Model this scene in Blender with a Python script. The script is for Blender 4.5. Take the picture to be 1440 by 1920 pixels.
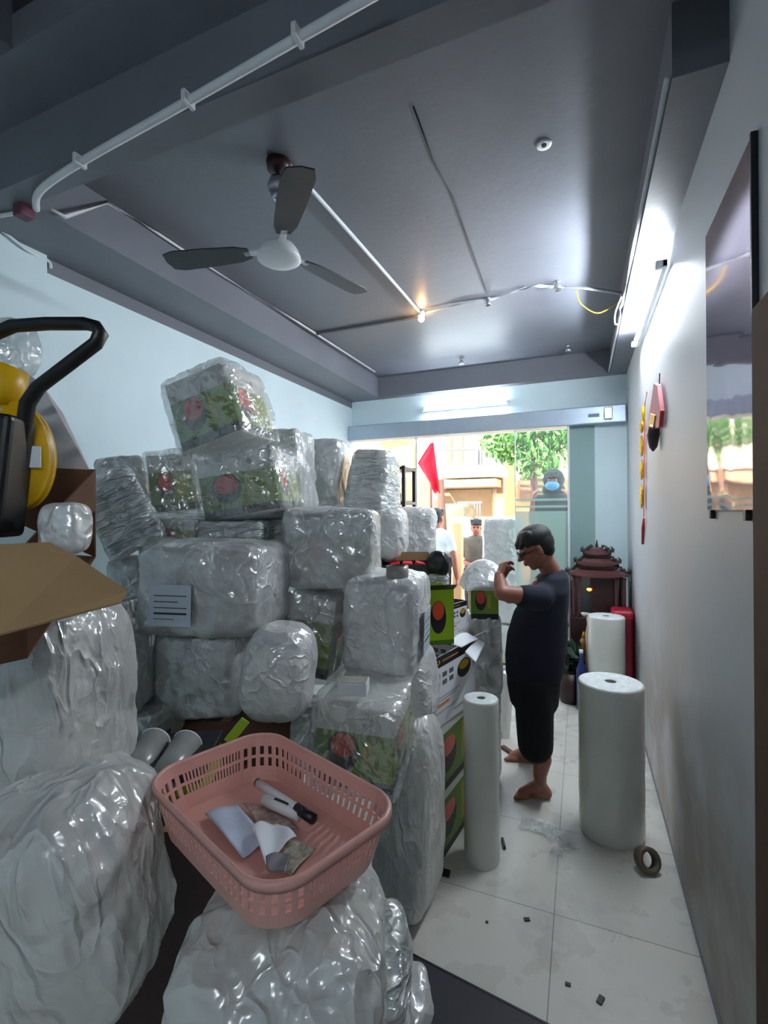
import bpy, bmesh, math, random
from mathutils import Vector, Matrix, noise, Euler
random.seed(7)
for o in list(bpy.data.objects): bpy.data.objects.remove(o)
SC = bpy.context.scene; COL = SC.collection
PI = math.pi; R = math.radians

# ------------------------------------------------------------------ camera
F_PX = 897.9; YAW = 22.394; PITCH = -0.02; ROLL = -0.384; CAMZ = 1.75
yaw, pit, rol = R(YAW), R(PITCH), R(ROLL)
FW = Vector((-math.sin(yaw)*math.cos(pit), math.cos(yaw)*math.cos(pit), -math.sin(pit)))
RT = Vector((math.cos(yaw), math.sin(yaw), 0)); UP = RT.cross(FW)
RT, UP = RT*math.cos(rol)+UP*math.sin(rol), UP*math.cos(rol)-RT*math.sin(rol)
CAM = Vector((0, 0, CAMZ))
cd = bpy.data.cameras.new('camera'); cam = bpy.data.objects.new('camera', cd); COL.objects.link(cam)
cd.sensor_fit = 'HORIZONTAL'; cd.sensor_width = 36; cd.lens = F_PX/1440*36; cd.clip_start = .02; cd.clip_end = 200
cam.matrix_world = Matrix.Translation(CAM) @ Matrix((RT, UP, -FW)).transposed().to_4x4()
SC.camera = cam
def S(u, v, w):      # a point at depth w metres in front of the camera
    return CAM + (FW + RT*((u-720)/F_PX) - UP*((v-960)/F_PX))*w
def onz(u, v, z):
    d = S(u, v, 1)-CAM; return CAM + d*((z-CAMZ)/d.z)
def ony(u, v, y):
    d = S(u, v, 1)-CAM; return CAM + d*(y/d.y)
def onx(u, v, x):
    d = S(u, v, 1)-CAM; return CAM + d*(x/d.x)

# ------------------------------------------------------------------ light
SC.view_settings.view_transform = 'Standard'; SC.view_settings.look = 'None'
SC.view_settings.gamma = 1; SC.view_settings.use_curve_mapping = False
SC.view_settings.exposure = 1.2
wd = bpy.data.worlds.new('sky'); SC.world = wd; wd.use_nodes = True
bg = wd.node_tree.nodes['Background']; bg.inputs[0].default_value = (.80, .88, 1, 1); bg.inputs[1].default_value = 2.4
sd = bpy.data.lights.new('sun', 'SUN'); sd.energy = 8.0; sd.angle = R(1.0); sd.color = (1, .90, .74)
sun = bpy.data.objects.new('sun', sd); COL.objects.link(sun); sun.rotation_euler = (R(52), 0, R(-28))
TUBE_RIGHT = 190; TUBE_FAR = 40; TUBE_ADDED = 62; BULB = 60

# ------------------------------------------------------------------ materials
def rgb(h, k=1):
    h = h.lstrip('#'); c = [int(h[i:i+2], 16)/255 for i in (0, 2, 4)]
    return tuple([min(1, (x/12.92 if x <= .04045 else ((x+.055)/1.055)**2.4)*k) for x in c])+(1,)
class N:
    def __init__(s, name):
        s.m = bpy.data.materials.new(name); s.m.use_nodes = True; s.t = s.m.node_tree
        s.b = s.t.nodes['Principled BSDF']; s.o = s.t.nodes['Material Output']
        s.tc = s.t.nodes.new('ShaderNodeTexCoord')
    def n(s, k, **kw):
        x = s.t.nodes.new('ShaderNode'+k)
        for a, b in kw.items(): setattr(x, a, b)
        return x
    def l(s, a, b): s.t.links.new(a, b)
    def math(s, op, a, b=0):
        x = s.n('Math', operation=op)
        for i, q in enumerate((a, b)):
            if isinstance(q, (int, float)): x.inputs[i].default_value = q
            else: s.l(q, x.inputs[i])
        return x.outputs[0]
    def mix(s, f, a, b):
        x = s.n('Mix', data_type='RGBA')
        for i, q in ((0, f), (6, a), (7, b)):
            if isinstance(q, (int, float, tuple)): x.inputs[i].default_value = q
            else: s.l(q, x.inputs[i])
        return x.outputs[2]
    def noise(s, scale, detail=4, vec=None, rough=.55, dist=0, stretch=None):
        x = s.n('TexNoise'); x.inputs['Scale'].default_value = scale; x.inputs['Detail'].default_value = detail
        x.inputs['Roughness'].default_value = rough; x.inputs['Distortion'].default_value = dist
        v = vec or s.tc.outputs['Object']
        if stretch:
            mp = s.n('Mapping'); mp.inputs['Scale'].default_value = stretch; s.l(v, mp.inputs[0]); v = mp.outputs[0]
        s.l(v, x.inputs['Vector']); return x.outputs[0]
    def ramp(s, f, a, b, lo=0., hi=1.):
        x = s.n('MapRange'); s.l(f, x.inputs[0])
        for i, q in enumerate((a, b, lo, hi)): x.inputs[i+1].default_value = q
        return x.outputs[0]
    def bump(s, h, st, dist=.01, prev=None):
        x = s.n('Bump'); x.inputs['Strength'].default_value = st; x.inputs['Distance'].default_value = dist
        s.l(h, x.inputs['Height'])
        if prev: s.l(prev, x.inputs['Normal'])
        return x.outputs[0]
def mat(name, col, rough=.6, metal=0, var=.12, scale=9, bump=0, bscale=60, spec=.5, emit=0, alpha=1, wear=None, coat=0):
    q = N(name)
    q.b.inputs['Roughness'].default_value = rough; q.b.inputs['Metallic'].default_value = metal
    q.b.inputs['Specular IOR Level'].default_value = spec; q.b.inputs['Coat Weight'].default_value = coat
    c = rgb(col) if isinstance(col, str) else tuple(col)
    f = q.noise(scale, 5)
    dk = tuple([x*(1-var*2) for x in c[:3]])+(1,); lt = tuple([min(1, x*(1+var)) for x in c[:3]])+(1,)
    cc = q.mix(q.ramp(f, .3, .7), dk, lt)
    if wear:
        cc = q.mix(q.ramp(q.noise(wear[1], 6), .52, .68), cc, rgb(wear[0]))
    q.l(cc, q.b.inputs['Base Color'])
    if bump: q.l(q.bump(q.noise(bscale, 3), bump, .004), q.b.inputs['Normal'])
    if emit:
        q.b.inputs['Emission Color'].default_value = c; q.b.inputs['Emission Strength'].default_value = emit
    if alpha < 1: q.b.inputs['Alpha'].default_value = alpha
    return q.m
def wrap_mat(name, tint, lo, hi, bs=.5, scale=22, stretch=(1, 1, 1), rough=.3, gloss=.22):
    # milky polythene: partly see-through, creased and glossy
    q = N(name); q.b.inputs['Roughness'].default_value = rough; q.b.inputs['Specular IOR Level'].default_value = .5
    n0 = q.noise(5, 3)
    mp = q.n('Mapping'); mp.inputs['Scale'].default_value = stretch; q.l(q.tc.outputs['Object'], mp.inputs[0])
    nz = q.n('TexNoise'); nz.inputs['Scale'].default_value = 6; nz.inputs['Detail'].default_value = 3; q.l(mp.outputs[0], nz.inputs['Vector'])
    va = q.n('VectorMath', operation='SCALE'); va.inputs['Scale'].default_value = .22; q.l(nz.outputs['Color'], va.inputs[0])
    vb = q.n('VectorMath', operation='ADD'); q.l(mp.outputs[0], vb.inputs[0]); q.l(va.outputs[0], vb.inputs[1])
    def vor(sc, feat):
        v = q.n('TexVoronoi', feature=feat); v.inputs['Scale'].default_value = sc; q.l(vb.outputs[0], v.inputs['Vector']); return v.outputs['Distance']
    c1 = q.ramp(vor(scale*.42, 'DISTANCE_TO_EDGE'), 0, .10, 1, 0); c2 = q.ramp(vor(scale*1.1, 'DISTANCE_TO_EDGE'), 0, .16, 1, 0)
    f1 = vor(scale*.6, 'F1'); n2 = q.noise(scale*.35, 3, dist=.6)
    crease = q.math('ADD', q.math('MULTIPLY', q.math('POWER', c1, 1.6), q.ramp(n0, .4, .62)), q.math('MULTIPLY', c2, q.ramp(n2, .45, .7, 0, .35)))
    q.l(q.mix(q.math('MULTIPLY', crease, .45), q.mix(q.ramp(n0, .35, .65), tuple([x*.84 for x in rgb(tint)[:3]])+(1,), rgb(tint)), (1, 1, 1, 1)), q.b.inputs['Base Color'])
    h = q.math('ADD', q.math('MULTIPLY', f1, .9), q.math('MULTIPLY', crease, .5))
    b = q.bump(q.math('ADD', h, n2), bs, .022); bc = b
    q.l(bc, q.b.inputs['Normal'])
    gl = q.n('BsdfGlossy'); gl.inputs['Roughness'].default_value = .19; gl.inputs[0].default_value = (1, 1, 1, 1); q.l(bc, gl.inputs['Normal'])
    tr = q.n('BsdfTransparent'); tl = q.n('BsdfTranslucent'); tl.inputs[0].default_value = (.9, .92, .92, 1)
    ms = q.n('MixShader'); m2 = q.n('MixShader'); m2.inputs[0].default_value = .12; m3 = q.n('MixShader'); m3.inputs[0].default_value = gloss
    q.l(q.b.outputs[0], m2.inputs[1]); q.l(tl.outputs[0], m2.inputs[2])
    q.l(q.math('ADD', q.ramp(n2, .35, .65, lo, hi), q.math('MULTIPLY', crease, .25)), ms.inputs[0]); q.l(tr.outputs[0], ms.inputs[1]); q.l(m2.outputs[0], ms.inputs[2])
    q.l((ms if lo < 1 else m2).outputs[0], m3.inputs[1]); q.l(gl.outputs[0], m3.inputs[2])
    q.l(m3.outputs[0], q.o.inputs[0]); return q.m
def print_mat(name, base, ops, rough=.45, grad=None, top=None):
    # flat artwork printed on the upright faces of a carton (or on a sheet)
    q = N(name); q.b.inputs['Roughness'].default_value = rough
    g = q.n('SeparateXYZ'); q.l(q.tc.outputs['Generated'], g.inputs[0])
    nn = q.n('SeparateXYZ'); q.l(q.tc.outputs['Normal'], nn.inputs[0])
    ax = q.math('GREATER_THAN', q.math('ABSOLUTE', nn.outputs[0]), .6)
    az = q.math('GREATER_THAN', q.math('ABSOLUTE', nn.outputs[2]), .6)
    u = q.math('ADD', q.math('MULTIPLY', g.outputs[1], ax), q.math('MULTIPLY', g.outputs[0], q.math('SUBTRACT', 1, ax)))
    v = g.outputs[2]; c = rgb(base)
    for op in ops:
        if op[0] == 'rect':
            _, a, b_, c_, d, col = op
            f = q.math('MULTIPLY', q.math('MULTIPLY', q.math('GREATER_THAN', u, a), q.math('LESS_THAN', u, c_)),
                       q.math('MULTIPLY', q.math('GREATER_THAN', v, b_), q.math('LESS_THAN', v, d)))
        else:
            _, a, b_, ra, rb, col = op[:6]
            du = q.math('DIVIDE', q.math('SUBTRACT', u, a), ra); dv = q.math('DIVIDE', q.math('SUBTRACT', v, b_), rb)
            f = q.math('LESS_THAN', q.math('ADD', q.math('MULTIPLY', du, du), q.math('MULTIPLY', dv, dv)), 1)
            if op[0] == 'half': f = q.math('MULTIPLY', f, q.math('LESS_THAN', q.math('ADD', v, q.math('MULTIPLY', u, -.25)), op[6]))
        col = q.mix(u, rgb(col[0]), rgb(col[1])) if isinstance(col, tuple) else rgb(col)
        c = q.mix(f, c, col)
    c = q.mix(az, c, rgb(top or base))
    q.l(c, q.b.inputs['Base Color']); return q.m

M = {}
M['wall'] = mat('painted_wall', '#d6eaf1', .55, var=.03, scale=2, bump=.15, bscale=30)
M['grey'] = mat('grey_paint', '#72757f', .42, var=.07, scale=1.6, bump=.25, bscale=25)
M['greyrough'] = mat('rough_grey_paint', '#5e626c', .75, var=.12, scale=6, bump=.9, bscale=70)
M['dark'] = mat('unlit_concrete', '#2b2b33', .9)  # near-black stands in for the unlit stairwell; also plain dark cloth and a case
M['pipe'] = mat('white_conduit', '#dcdfe4', .35, var=.04)
M['white'] = mat('white_plastic', '#e8ecef', .35, var=.02)
M['steel'] = mat('brushed_steel', '#c8ccd2', .25, metal=.9, var=.03)
M['alu'] = mat('aluminium_rail', '#b4c4d4', .35, metal=.35, var=.03)
M['black'] = mat('black_plastic', '#16161a', .4, var=.1)
M['blacksoft'] = mat('black_film', '#1b1b26', .3, var=.2, scale=20, bump=.6, bscale=30)
M['navy'] = mat('dark_navy_cotton', '#15172a', .9, var=.1, scale=14, bump=.3, bscale=50)
M['shorts'] = mat('black_cotton', '#0c0c12', .9, var=.1)
M['skin'] = mat('skin', '#945e4c', .5, var=.06, scale=10)
M['hair'] = mat('black_hair', '#0f0e12', .55, var=.2, scale=60, bump=.8, bscale=180)
M['card'] = mat('brown_cardboard', '#a98a62', .75, var=.05, scale=6)
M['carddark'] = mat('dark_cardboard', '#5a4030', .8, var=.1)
M['pink'] = mat('pink_plastic', '#dfa79c', .38, var=.04)
M['yellow'] = mat('yellow_plastic', '#e6b414', .35, var=.06)
M['lime'] = mat('lime_print', '#9ab92a', .4, var=.05)
M['red'] = mat('red_lacquer', '#b02038', .4, var=.1)
M['redcloth'] = mat('red_flag_cloth', '#e01838', .7, var=.06)
M['wood'] = mat('carved_dark_wood', '#5a3434', .4, var=.15, scale=8, bump=.4, bscale=40)
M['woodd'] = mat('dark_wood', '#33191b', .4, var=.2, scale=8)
M['gold'] = mat('gold_ornament', '#d8b030', .3, metal=.5, var=.2, scale=60, bump=1, bscale=160)
M['foliage'] = mat('foliage', '#5c9048', .7, var=.3, scale=12)
M['darkleaf'] = mat('dark_leaf', '#23402f', .6, var=.3, scale=20)
M['orange'] = mat('orange_glass_lamp', '#ff7a3a', .4, emit=2)
M['paper'] = mat('white_paper', '#e9edf5', .7, var=.02)
M['core'] = mat('cardboard_core', '#5e574d', .8)
M['roll'] = mat('bubble_roll_film', '#d2d4cd', .32, var=.03, scale=5, bump=.35, bscale=160, coat=.3)
M['rolltop'] = mat('rolled_layers_end', '#e2e8ea', .5, var=.1, scale=40, bump=.5, bscale=120)
M['wrapclear'] = wrap_mat('clear_wrap', '#e2e8e8', .12, .34, .6, 20)
M['wrapmid'] = wrap_mat('milky_wrap', '#e2e7e8', .6, .85, .5, 18)
M['wrapwhite'] = wrap_mat('dense_bubble_wrap', '#e6e8e8', 1, 1, .55, 22, (1, 1, 1), .3, .18)
M['wrapstreak'] = wrap_mat('stretched_wrap', '#e2e2de', 1, 1, .75, 24, (1, 1, .35), .35, .12)
M['wrapsilver'] = wrap_mat('silvery_wrap', '#d5e0e0', .8, .98, .9, 26, (.6, .6, 2.2), .14, .3)
M['foam'] = mat('grey_white_carton', '#a9a8a6', .7, var=.06)
GR = ('#5d8a34', '#93a83a')
M['green'] = print_mat('green_carton_print', '#dfe0dc', [('rect', 0, .14, 1, .70, GR), ('rect', 0, 0, 1, .14, '#23252c'),
    ('circ', .36, .46, .20, .24, '#2b2c30'), ('circ', .36, .53, .16, .15, '#d8483a'), ('circ', .7, .85, .035, .05, '#7a7268'),
    ('rect', .62, .28, .72, .60, '#b4b03c')])
M['limebox'] = print_mat('lime_carton_print', '#98be1e', [('rect', 0, 0, 1, .08, '#5a7c14'), ('circ', .4, .5, .30, .30, '#1c1a20'), ('circ', .40, .62, .22, .17, '#e6542a')], top='#1a1a1c')
M['whitebox'] = print_mat('black_topped_carton_print', '#dcdde2', [('rect', 0, .84, 1, 1, '#17141a'), ('circ', .16, .92, .045, .03, '#d8a030'), ('circ', .16, .92, .028, .018, '#17141a'),
    ('rect', .25, .905, .62, .93, '#a5803c'), ('circ', .76, .64, .17, .14, '#26221e'), ('circ', .76, .69, .12, .07, '#b99a28')] +
    [('rect', .1+i*.15, .68-j*.11, .2+i*.15, .75-j*.11, '#55545c') for i in range(3) for j in range(2)] +
    [('rect', .12, .28, .40, .33, '#cf8a58'), ('rect', .12, .40, .66, .415, '#8a8a92'), ('rect', .12, .36, .58, .375, '#8a8a92'), ('rect', .5, .1, .85, .13, '#9a9aa0'),
     ('rect', .12, .2, .55, .215, '#8a8a92')], top='#c8c8cc')
M['darkgreenbox'] = print_mat('green_carton_side_print', '#5b7a2c', [('rect', 0, .86, 1, 1, '#cfd2c8'), ('rect', 0, 0, 1, .12, '#1c1f1c'), ('circ', .35, .5, .2, .26, '#22221f'), ('circ', .35, .62, .17, .14, '#d86a5a'), ('rect', .7, .2, .86, .8, '#a09a1e')])
M['label'] = print_mat('delivery_label_print', '#c6d0dc', [('rect', .12, .72-.145*i, .9-.2*(i % 2), .745-.145*i, '#3c4350') for i in range(3)] + [('rect', .12, .28, .9, .33, '#23262e'), ('rect', .12, .16, .6, .18, '#59606c')])
def glass_mat(name, tint, frost=None, alpha=.12):
    q = N(name); q.b.inputs['Base Color'].default_value = rgb(tint); q.b.inputs['Roughness'].default_value = .04
    q.b.inputs['Specular IOR Level'].default_value = .5
    if frost is None: q.b.inputs['Alpha'].default_value = alpha
    else:
        s = q.n('SeparateXYZ'); q.l(q.tc.outputs['Generated'], s.inputs[0]); v = s.outputs[2]
        f = q.math('LESS_THAN', v, frost)
        for k in (1, 3):
            f = q.math('MAXIMUM', f, q.math('MULTIPLY', q.math('GREATER_THAN', v, frost+.014*k), q.math('LESS_THAN', v, frost+.014*(k+.7))))
        q.l(q.ramp(f, 0, 1, alpha, .62), q.b.inputs['Alpha'])
    return q.m
M['glass'] = glass_mat('door_glass', '#bcd8cf', .665)
M['film'] = mat('clear_film_scrap', '#dfe6e6', .1, alpha=.45, bump=1, bscale=60)

# ------------------------------------------------------------------ mesh helpers
def link(name, me, m=None, parent=None, smooth=False):
    o = bpy.data.objects.new(name, me); COL.objects.link(o)
    if m: me.materials.append(M[m] if isinstance(m, str) else m)
    if smooth:
        for p in me.polygons: p.use_smooth = True
    if parent: o.parent = parent
    return o
def obj(name, bm, m, parent=None, smooth=False):
    me = bpy.data.meshes.new(name); bmesh.ops.recalc_face_normals(bm, faces=bm.faces); bm.to_mesh(me); bm.free()
    return link(name, me, m, parent, smooth)
def tag(o, label=None, cat=None, group=None, kind=None):
    for k, v in (('label', label), ('category', cat), ('group', group), ('kind', kind)):
        if v: o[k] = v
    return o
def thing(name, label, cat, loc=(0, 0, 0), rot=(0, 0, 0), group=None):
    o = bpy.data.objects.new(name, None); COL.objects.link(o); o.location = loc; o.rotation_euler = rot
    o.empty_display_size = .05
    return tag(o, label, cat, group)
def bx(bm, a, b, mtx=None, bev=0):
    a, b = Vector(a), Vector(b); c = (a+b)/2; s = b-a
    r = bmesh.ops.create_cube(bm, size=1, matrix=(mtx or Matrix()) @ Matrix.Translation(c) @ Matrix.Diagonal((abs(s.x), abs(s.y), abs(s.z), 1)))
    if bev:
        es = list({e for v in r['verts'] for e in v.link_edges})
        bmesh.ops.bevel(bm, geom=es, offset=bev, segments=3, affect='EDGES', profile=.5)
    return bm
def B(a, b, bev=0, mtx=None): return bx(bmesh.new(), a, b, mtx, bev)
def struct(name, bm, m): return tag(obj(name, bm, m), kind='structure')
def ring(bm, c, ax, r, n, up=None):
    ax = ax.normalized(); t = up if up is not None else (Vector((0, 0, 1)) if abs(ax.z) < .9 else Vector((1, 0, 0)))
    s = ax.cross(t).normalized(); t = s.cross(ax).normalized()
    rr = r if isinstance(r, (tuple, list)) else (r, r)
    return [bm.verts.new(c + s*math.cos(2*PI*i/n)*rr[0] + t*math.sin(2*PI*i/n)*rr[1]) for i in range(n)]
def tube(bm, pts, r, n=10, closed=False):
    pts = [Vector(p) for p in pts]; rs = []
    up = None
    for i, p in enumerate(pts):
        a = pts[(i-1) % len(pts)] if (i or closed) else p; b = pts[(i+1) % len(pts)] if (i < len(pts)-1 or closed) else p
        rr = r[i] if isinstance(r, list) else r
        rs.append(ring(bm, p, (b-a), rr, n))
    L = len(rs)
    for i in range(L if closed else L-1):
        A, Bq = rs[i], rs[(i+1) % L]
        # align the two rings
        k = min(range(n), key=lambda k: (A[0].co-Bq[k].co).length)
        for j in range(n): bm.faces.new((A[j], A[(j+1) % n], Bq[(j+1+k) % n], Bq[(j+k) % n]))
    if not closed: bm.faces.new(rs[0]); bm.faces.new(rs[-1])
    return bm
def T(pts, r, n=10, closed=False): return tube(bmesh.new(), pts, r, n, closed)
def lathe(bm, prof, n=32, mtx=None, cap=True):
    mtx = mtx or Matrix(); rows = []
    for r, z in prof: rows.append([bm.verts.new(mtx @ Vector((r*math.cos(2*PI*i/n), r*math.sin(2*PI*i/n), z))) for i in range(n)])
    for A, Bq in zip(rows, rows[1:]):
        for j in range(n): bm.faces.new((A[j], A[(j+1) % n], Bq[(j+1) % n], Bq[j]))
    if cap: bm.faces.new(rows[0]); bm.faces.new(rows[-1])
    return bm
def smooth_curve(pts, k=6):
    pts = [Vector(p) for p in pts]; out = []
    for i in range(len(pts)-1):
        p0 = pts[max(0, i-1)]; p1 = pts[i]; p2 = pts[i+1]; p3 = pts[min(len(pts)-1, i+2)]
        for j in range(k):
            t = j/k; out.append(.5*((2*p1)+(p2-p0)*t+(2*p0-5*p1+4*p2-p3)*t*t+(3*p1-p0-3*p2+p3)*t**3))
    out.append(pts[-1]); return out
def quad_sheet(P, nx, ny, fn, th=.002, name='sheet', m='paper', parent=None):
    bm = bmesh.new(); g = [[bm.verts.new(fn(i/nx, j/ny)) for i in range(nx+1)] for j in range(ny+1)]
    for j in range(ny):
        for i in range(nx): bm.faces.new((g[j][i], g[j][i+1], g[j+1][i+1], g[j+1][i]))
    o = obj(name, bm, m, parent, True); md = o.modifiers.new('thickness', 'SOLIDIFY'); md.thickness = th; md.offset = 0
    return o
BASEYAW = R(YAW)
def frame(c, a=0, roll=0, pitch=0, base=BASEYAW):   # local x right, y away, z up as seen by somebody facing down the room
    return Matrix.Translation(c) @ Matrix.Rotation(base+R(a), 4, 'Z') @ Matrix.Rotation(R(roll), 4, 'Y') @ Matrix.Rotation(R(pitch), 4, 'X')

# ------------------------------------------------------------------ the room
XL, XR, YF, ZB, ZC, YB = -2.63, .426, 5.35, 3.115, 3.352, -2.6
# floor
q = N('pale_floor_tiles'); q.b.inputs['Roughness'].default_value = .22
br = q.n('TexBrick'); br.offset = 0; br.inputs['Scale'].default_value = 1; br.inputs['Brick Width'].default_value = .6; br.inputs['Row Height'].default_value = .6
br.inputs['Mortar Size'].default_value = .0025; br.inputs['Color1'].default_value = rgb('#cbc7c0'); br.inputs['Color2'].default_value = rgb('#c5c3bc'); br.inputs['Mortar'].default_value = rgb('#8f8d88')
mp = q.n('Mapping'); mp.inputs['Location'].default_value = (.12, .2, 0); q.l(q.tc.outputs['Object'], mp.inputs[0]); q.l(mp.outputs[0], br.inputs['Vector'])
c1 = q.mix(q.ramp(q.noise(1.7, 6, rough=.65), .5, .75, 0, .55), br.outputs[0], rgb('#8d8884'))
c2 = q.mix(q.ramp(q.noise(9, 8, rough=.7), .66, .74, 0, .6), c1, rgb('#6b6258'))
q.l(c2, q.b.inputs['Base Color']); q.l(q.ramp(q.noise(4, 4), .3, .7, .2, .45), q.b.inputs['Roughness']); M['floor'] = q.m
struct('floor', B((XL-.2, YB-.2, -.1), (XR+.2, YF+.05, 0)), 'floor')
# right wall: grubby towards the floor
q = N('scuffed_wall_paint'); q.b.inputs['Roughness'].default_value = .5
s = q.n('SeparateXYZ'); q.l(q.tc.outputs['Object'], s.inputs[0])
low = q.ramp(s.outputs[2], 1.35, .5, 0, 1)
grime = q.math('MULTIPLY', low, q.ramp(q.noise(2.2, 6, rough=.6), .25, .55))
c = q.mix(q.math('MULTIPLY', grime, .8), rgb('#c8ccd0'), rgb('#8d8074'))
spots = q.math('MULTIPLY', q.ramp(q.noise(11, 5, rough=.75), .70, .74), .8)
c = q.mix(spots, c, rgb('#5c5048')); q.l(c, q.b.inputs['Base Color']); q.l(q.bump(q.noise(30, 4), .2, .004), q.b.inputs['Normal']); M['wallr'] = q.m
struct('wall_right', B((XR, YB, 0), (XR+.15, YF, 3.9)), 'wallr')
struct('wall_left', B((XL-.15, 1.66, 0), (XL, YF, 3.9)), 'wall')
struct('wall_left', B((XL-.15, YB, 0), (XL+.035, 1.66, 3.9)), 'wall')
struct('wall_back', B((XL-.15, YB-.15, 0), (XR+.15, YB, 3.9)), 'wall')
struct('ceiling', B((XL-.15, 1.04, ZC), (XR+.15, YF+.1, ZC+.12)), 'grey')
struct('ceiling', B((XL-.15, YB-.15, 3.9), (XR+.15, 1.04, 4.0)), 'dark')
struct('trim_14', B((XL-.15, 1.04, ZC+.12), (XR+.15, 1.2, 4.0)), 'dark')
struct('trim_1', B((-2.14, YB, ZC), (-1.80, 1.04, 3.9)), 'greyrough')
struct('trim_2', B((-.25, YB, ZC), (XR, 1.04, 3.9)), 'greyrough')
struct('trim_3', B((XL, 1.25, ZB), (XR, 1.36, ZC)), 'grey')                       # cross beam the pipe is clipped to
struct('trim_4', B((XL, 1.36, ZB), (XL+.404, YF, ZC)), 'grey')                    # beam along the left wall
struct('trim_5', B((XL-.001, 1.0, ZB-.075), (XL+.006, YF, ZB)), 'grey')           # painted strip under it
struct('trim_6', B((XR-.152, 1.75, ZB+.0), (XR, YF, ZC)), 'grey')                 # beam along the right wall
struct('trim_7', B((XL+.404, YF-.10, ZB), (XR-.152, YF, ZC)), 'grey')             # beam over the shop front
struct('trim_8', B((XL+.45, 3.70, ZC-.02), (-1.20, 3.73, ZC)), 'greyrough')
struct('wall_front', B((XL-.15, YF, 2.62), (XR+.15, YF+.12, 3.9)), 'wall')
struct('wall_front', B((-.115, YF, 0), (XR+.15, YF+.12, 2.62)), 'wall')
struct('trim_9', B((XL, 5.24, 2.62), (XR-.01, YF, 2.80), .012), 'alu')             # sliding-door housing
# shop-front glass
def pane(name, x0, x1, y):
    o = struct(name, B((x0, y, .02), (x1, y+.012, 2.62)), 'glass'); return o
pane('window_1', XL, -1.79, 5.36); pane('window_2', -.66, -.12, 5.34)
struct('trim_10', B((-1.80, 5.355, .02), (-1.785, 5.38, 2.62)), 'white')
struct('trim_11', B((-.665, 5.335, .02), (-.655, 5.36, 2.62)), 'white')
struct('trim_12', B((-.13, 5.27, 0), (-.11, 5.35, 2.62)), 'white')
struct('trim_13', B((XL, 5.33, 0), (-.12, 5.40, .02)), 'steel')
M['wallglass'] = glass_mat('glass_over_wall', '#9dbdb8', None, .35)
struct('window_3', B((-.108, 5.325, .0), (.13, 5.337, 2.62)), 'wallglass')
struct('baseboard_right', B((XR-.006, 1.2, 0), (XR, YF, .012)), 'grey')
# maker's mark and controller on the door housing
o = obj('maker_mark', B((.07, 5.232, 2.69), (.17, 5.2385, 2.725)), None)
q = print_mat('blue_lettering_print', '#a8b4cc', [('rect', .02+.13*i, .15, .10+.13*i, .85, '#3c4a86') for i in range(8)]); o.data.materials.append(q)
tag(o, 'small blue lettered maker plate at the right end of the door housing', 'plate')
o = obj('door_sensor', B((.215, 5.21, 2.655), (.29, 5.238, 2.775), .008), 'steel'); tag(o, 'shiny silver sensor cover at right end of the sliding door housing', 'sensor')

# ------------------------------------------------------------------ lamps
def tube_lamp(name, a, b, wall_dir, energy, label, col=(.86, .94, 1)):
    a, b = Vector(a), Vector(b); t = thing(name, label, 'lamp', a)
    d = (b-a).normalized(); w = Vector(wall_dir); up = d.cross(w)
    L = (b-a).length
    mtx = Matrix((d, w, up)).transposed().to_4x4()
    obj('lamp_body', B((-.02, .006, -.018), (L+.02, .03, .018), .004, mtx), 'white', t)
    for k in (-.02, L-.012): obj('end_cap', B((k, -.024, -.02), (k+.032, .03, .02), .004, mtx), 'white', t)
    q = N(name+'_glow'); q.b.inputs['Base Color'].default_value = (1, 1, 1, 1); q.b.inputs['Emission Color'].default_value = col+(1,); q.b.inputs['Emission Strength'].default_value = energy
    obj('tube', T([d*.015, d*(L-.015)], .014, 12), q.m, t, True)
    return t
tube_lamp('tube_lamp', (XR-.045, 2.80, 3.0), (XR-.045, 4.05, 3.0), (1, 0, 0), TUBE_RIGHT, 'lit white fluorescent tube on the right wall just under the beam')
tube_lamp('tube_lamp', (-1.68, YF-.045, 2.93), (-.73, YF-.045, 2.93), (0, 1, 0), TUBE_FAR, 'lit white fluorescent tube on the wall above the glass shop front')
tube_lamp('tube_lamp', (XR-.045, -1.9, 2.7), (XR-.045, -.6, 2.7), (1, 0, 0), TUBE_ADDED, 'added unseen fluorescent tube on the right wall behind the viewer')  # no tube known here; added to brighten the foreground and left wall
b = thing('ceiling_bulb', 'glowing warm orange bulb at the joint of the ceiling conduits', 'lamp', onz(790, 592, ZC-.035))
obj('socket', lathe(bmesh.new(), [(.028, .035), (.028, .0), (.018, -.01)], 20), 'white', b, True)
q = N('warm_bulb_glow'); q.b.inputs['Emission Color'].default_value = (1, .55, .22, 1); q.b.inputs['Emission Strength'].default_value = BULB
obj('bulb', lathe(bmesh.new(), [(.01, -.008), (.02, -.016), (.024, -.028), (.018, -.042), (.004, -.05)], 20), q.m, b, True)

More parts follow.
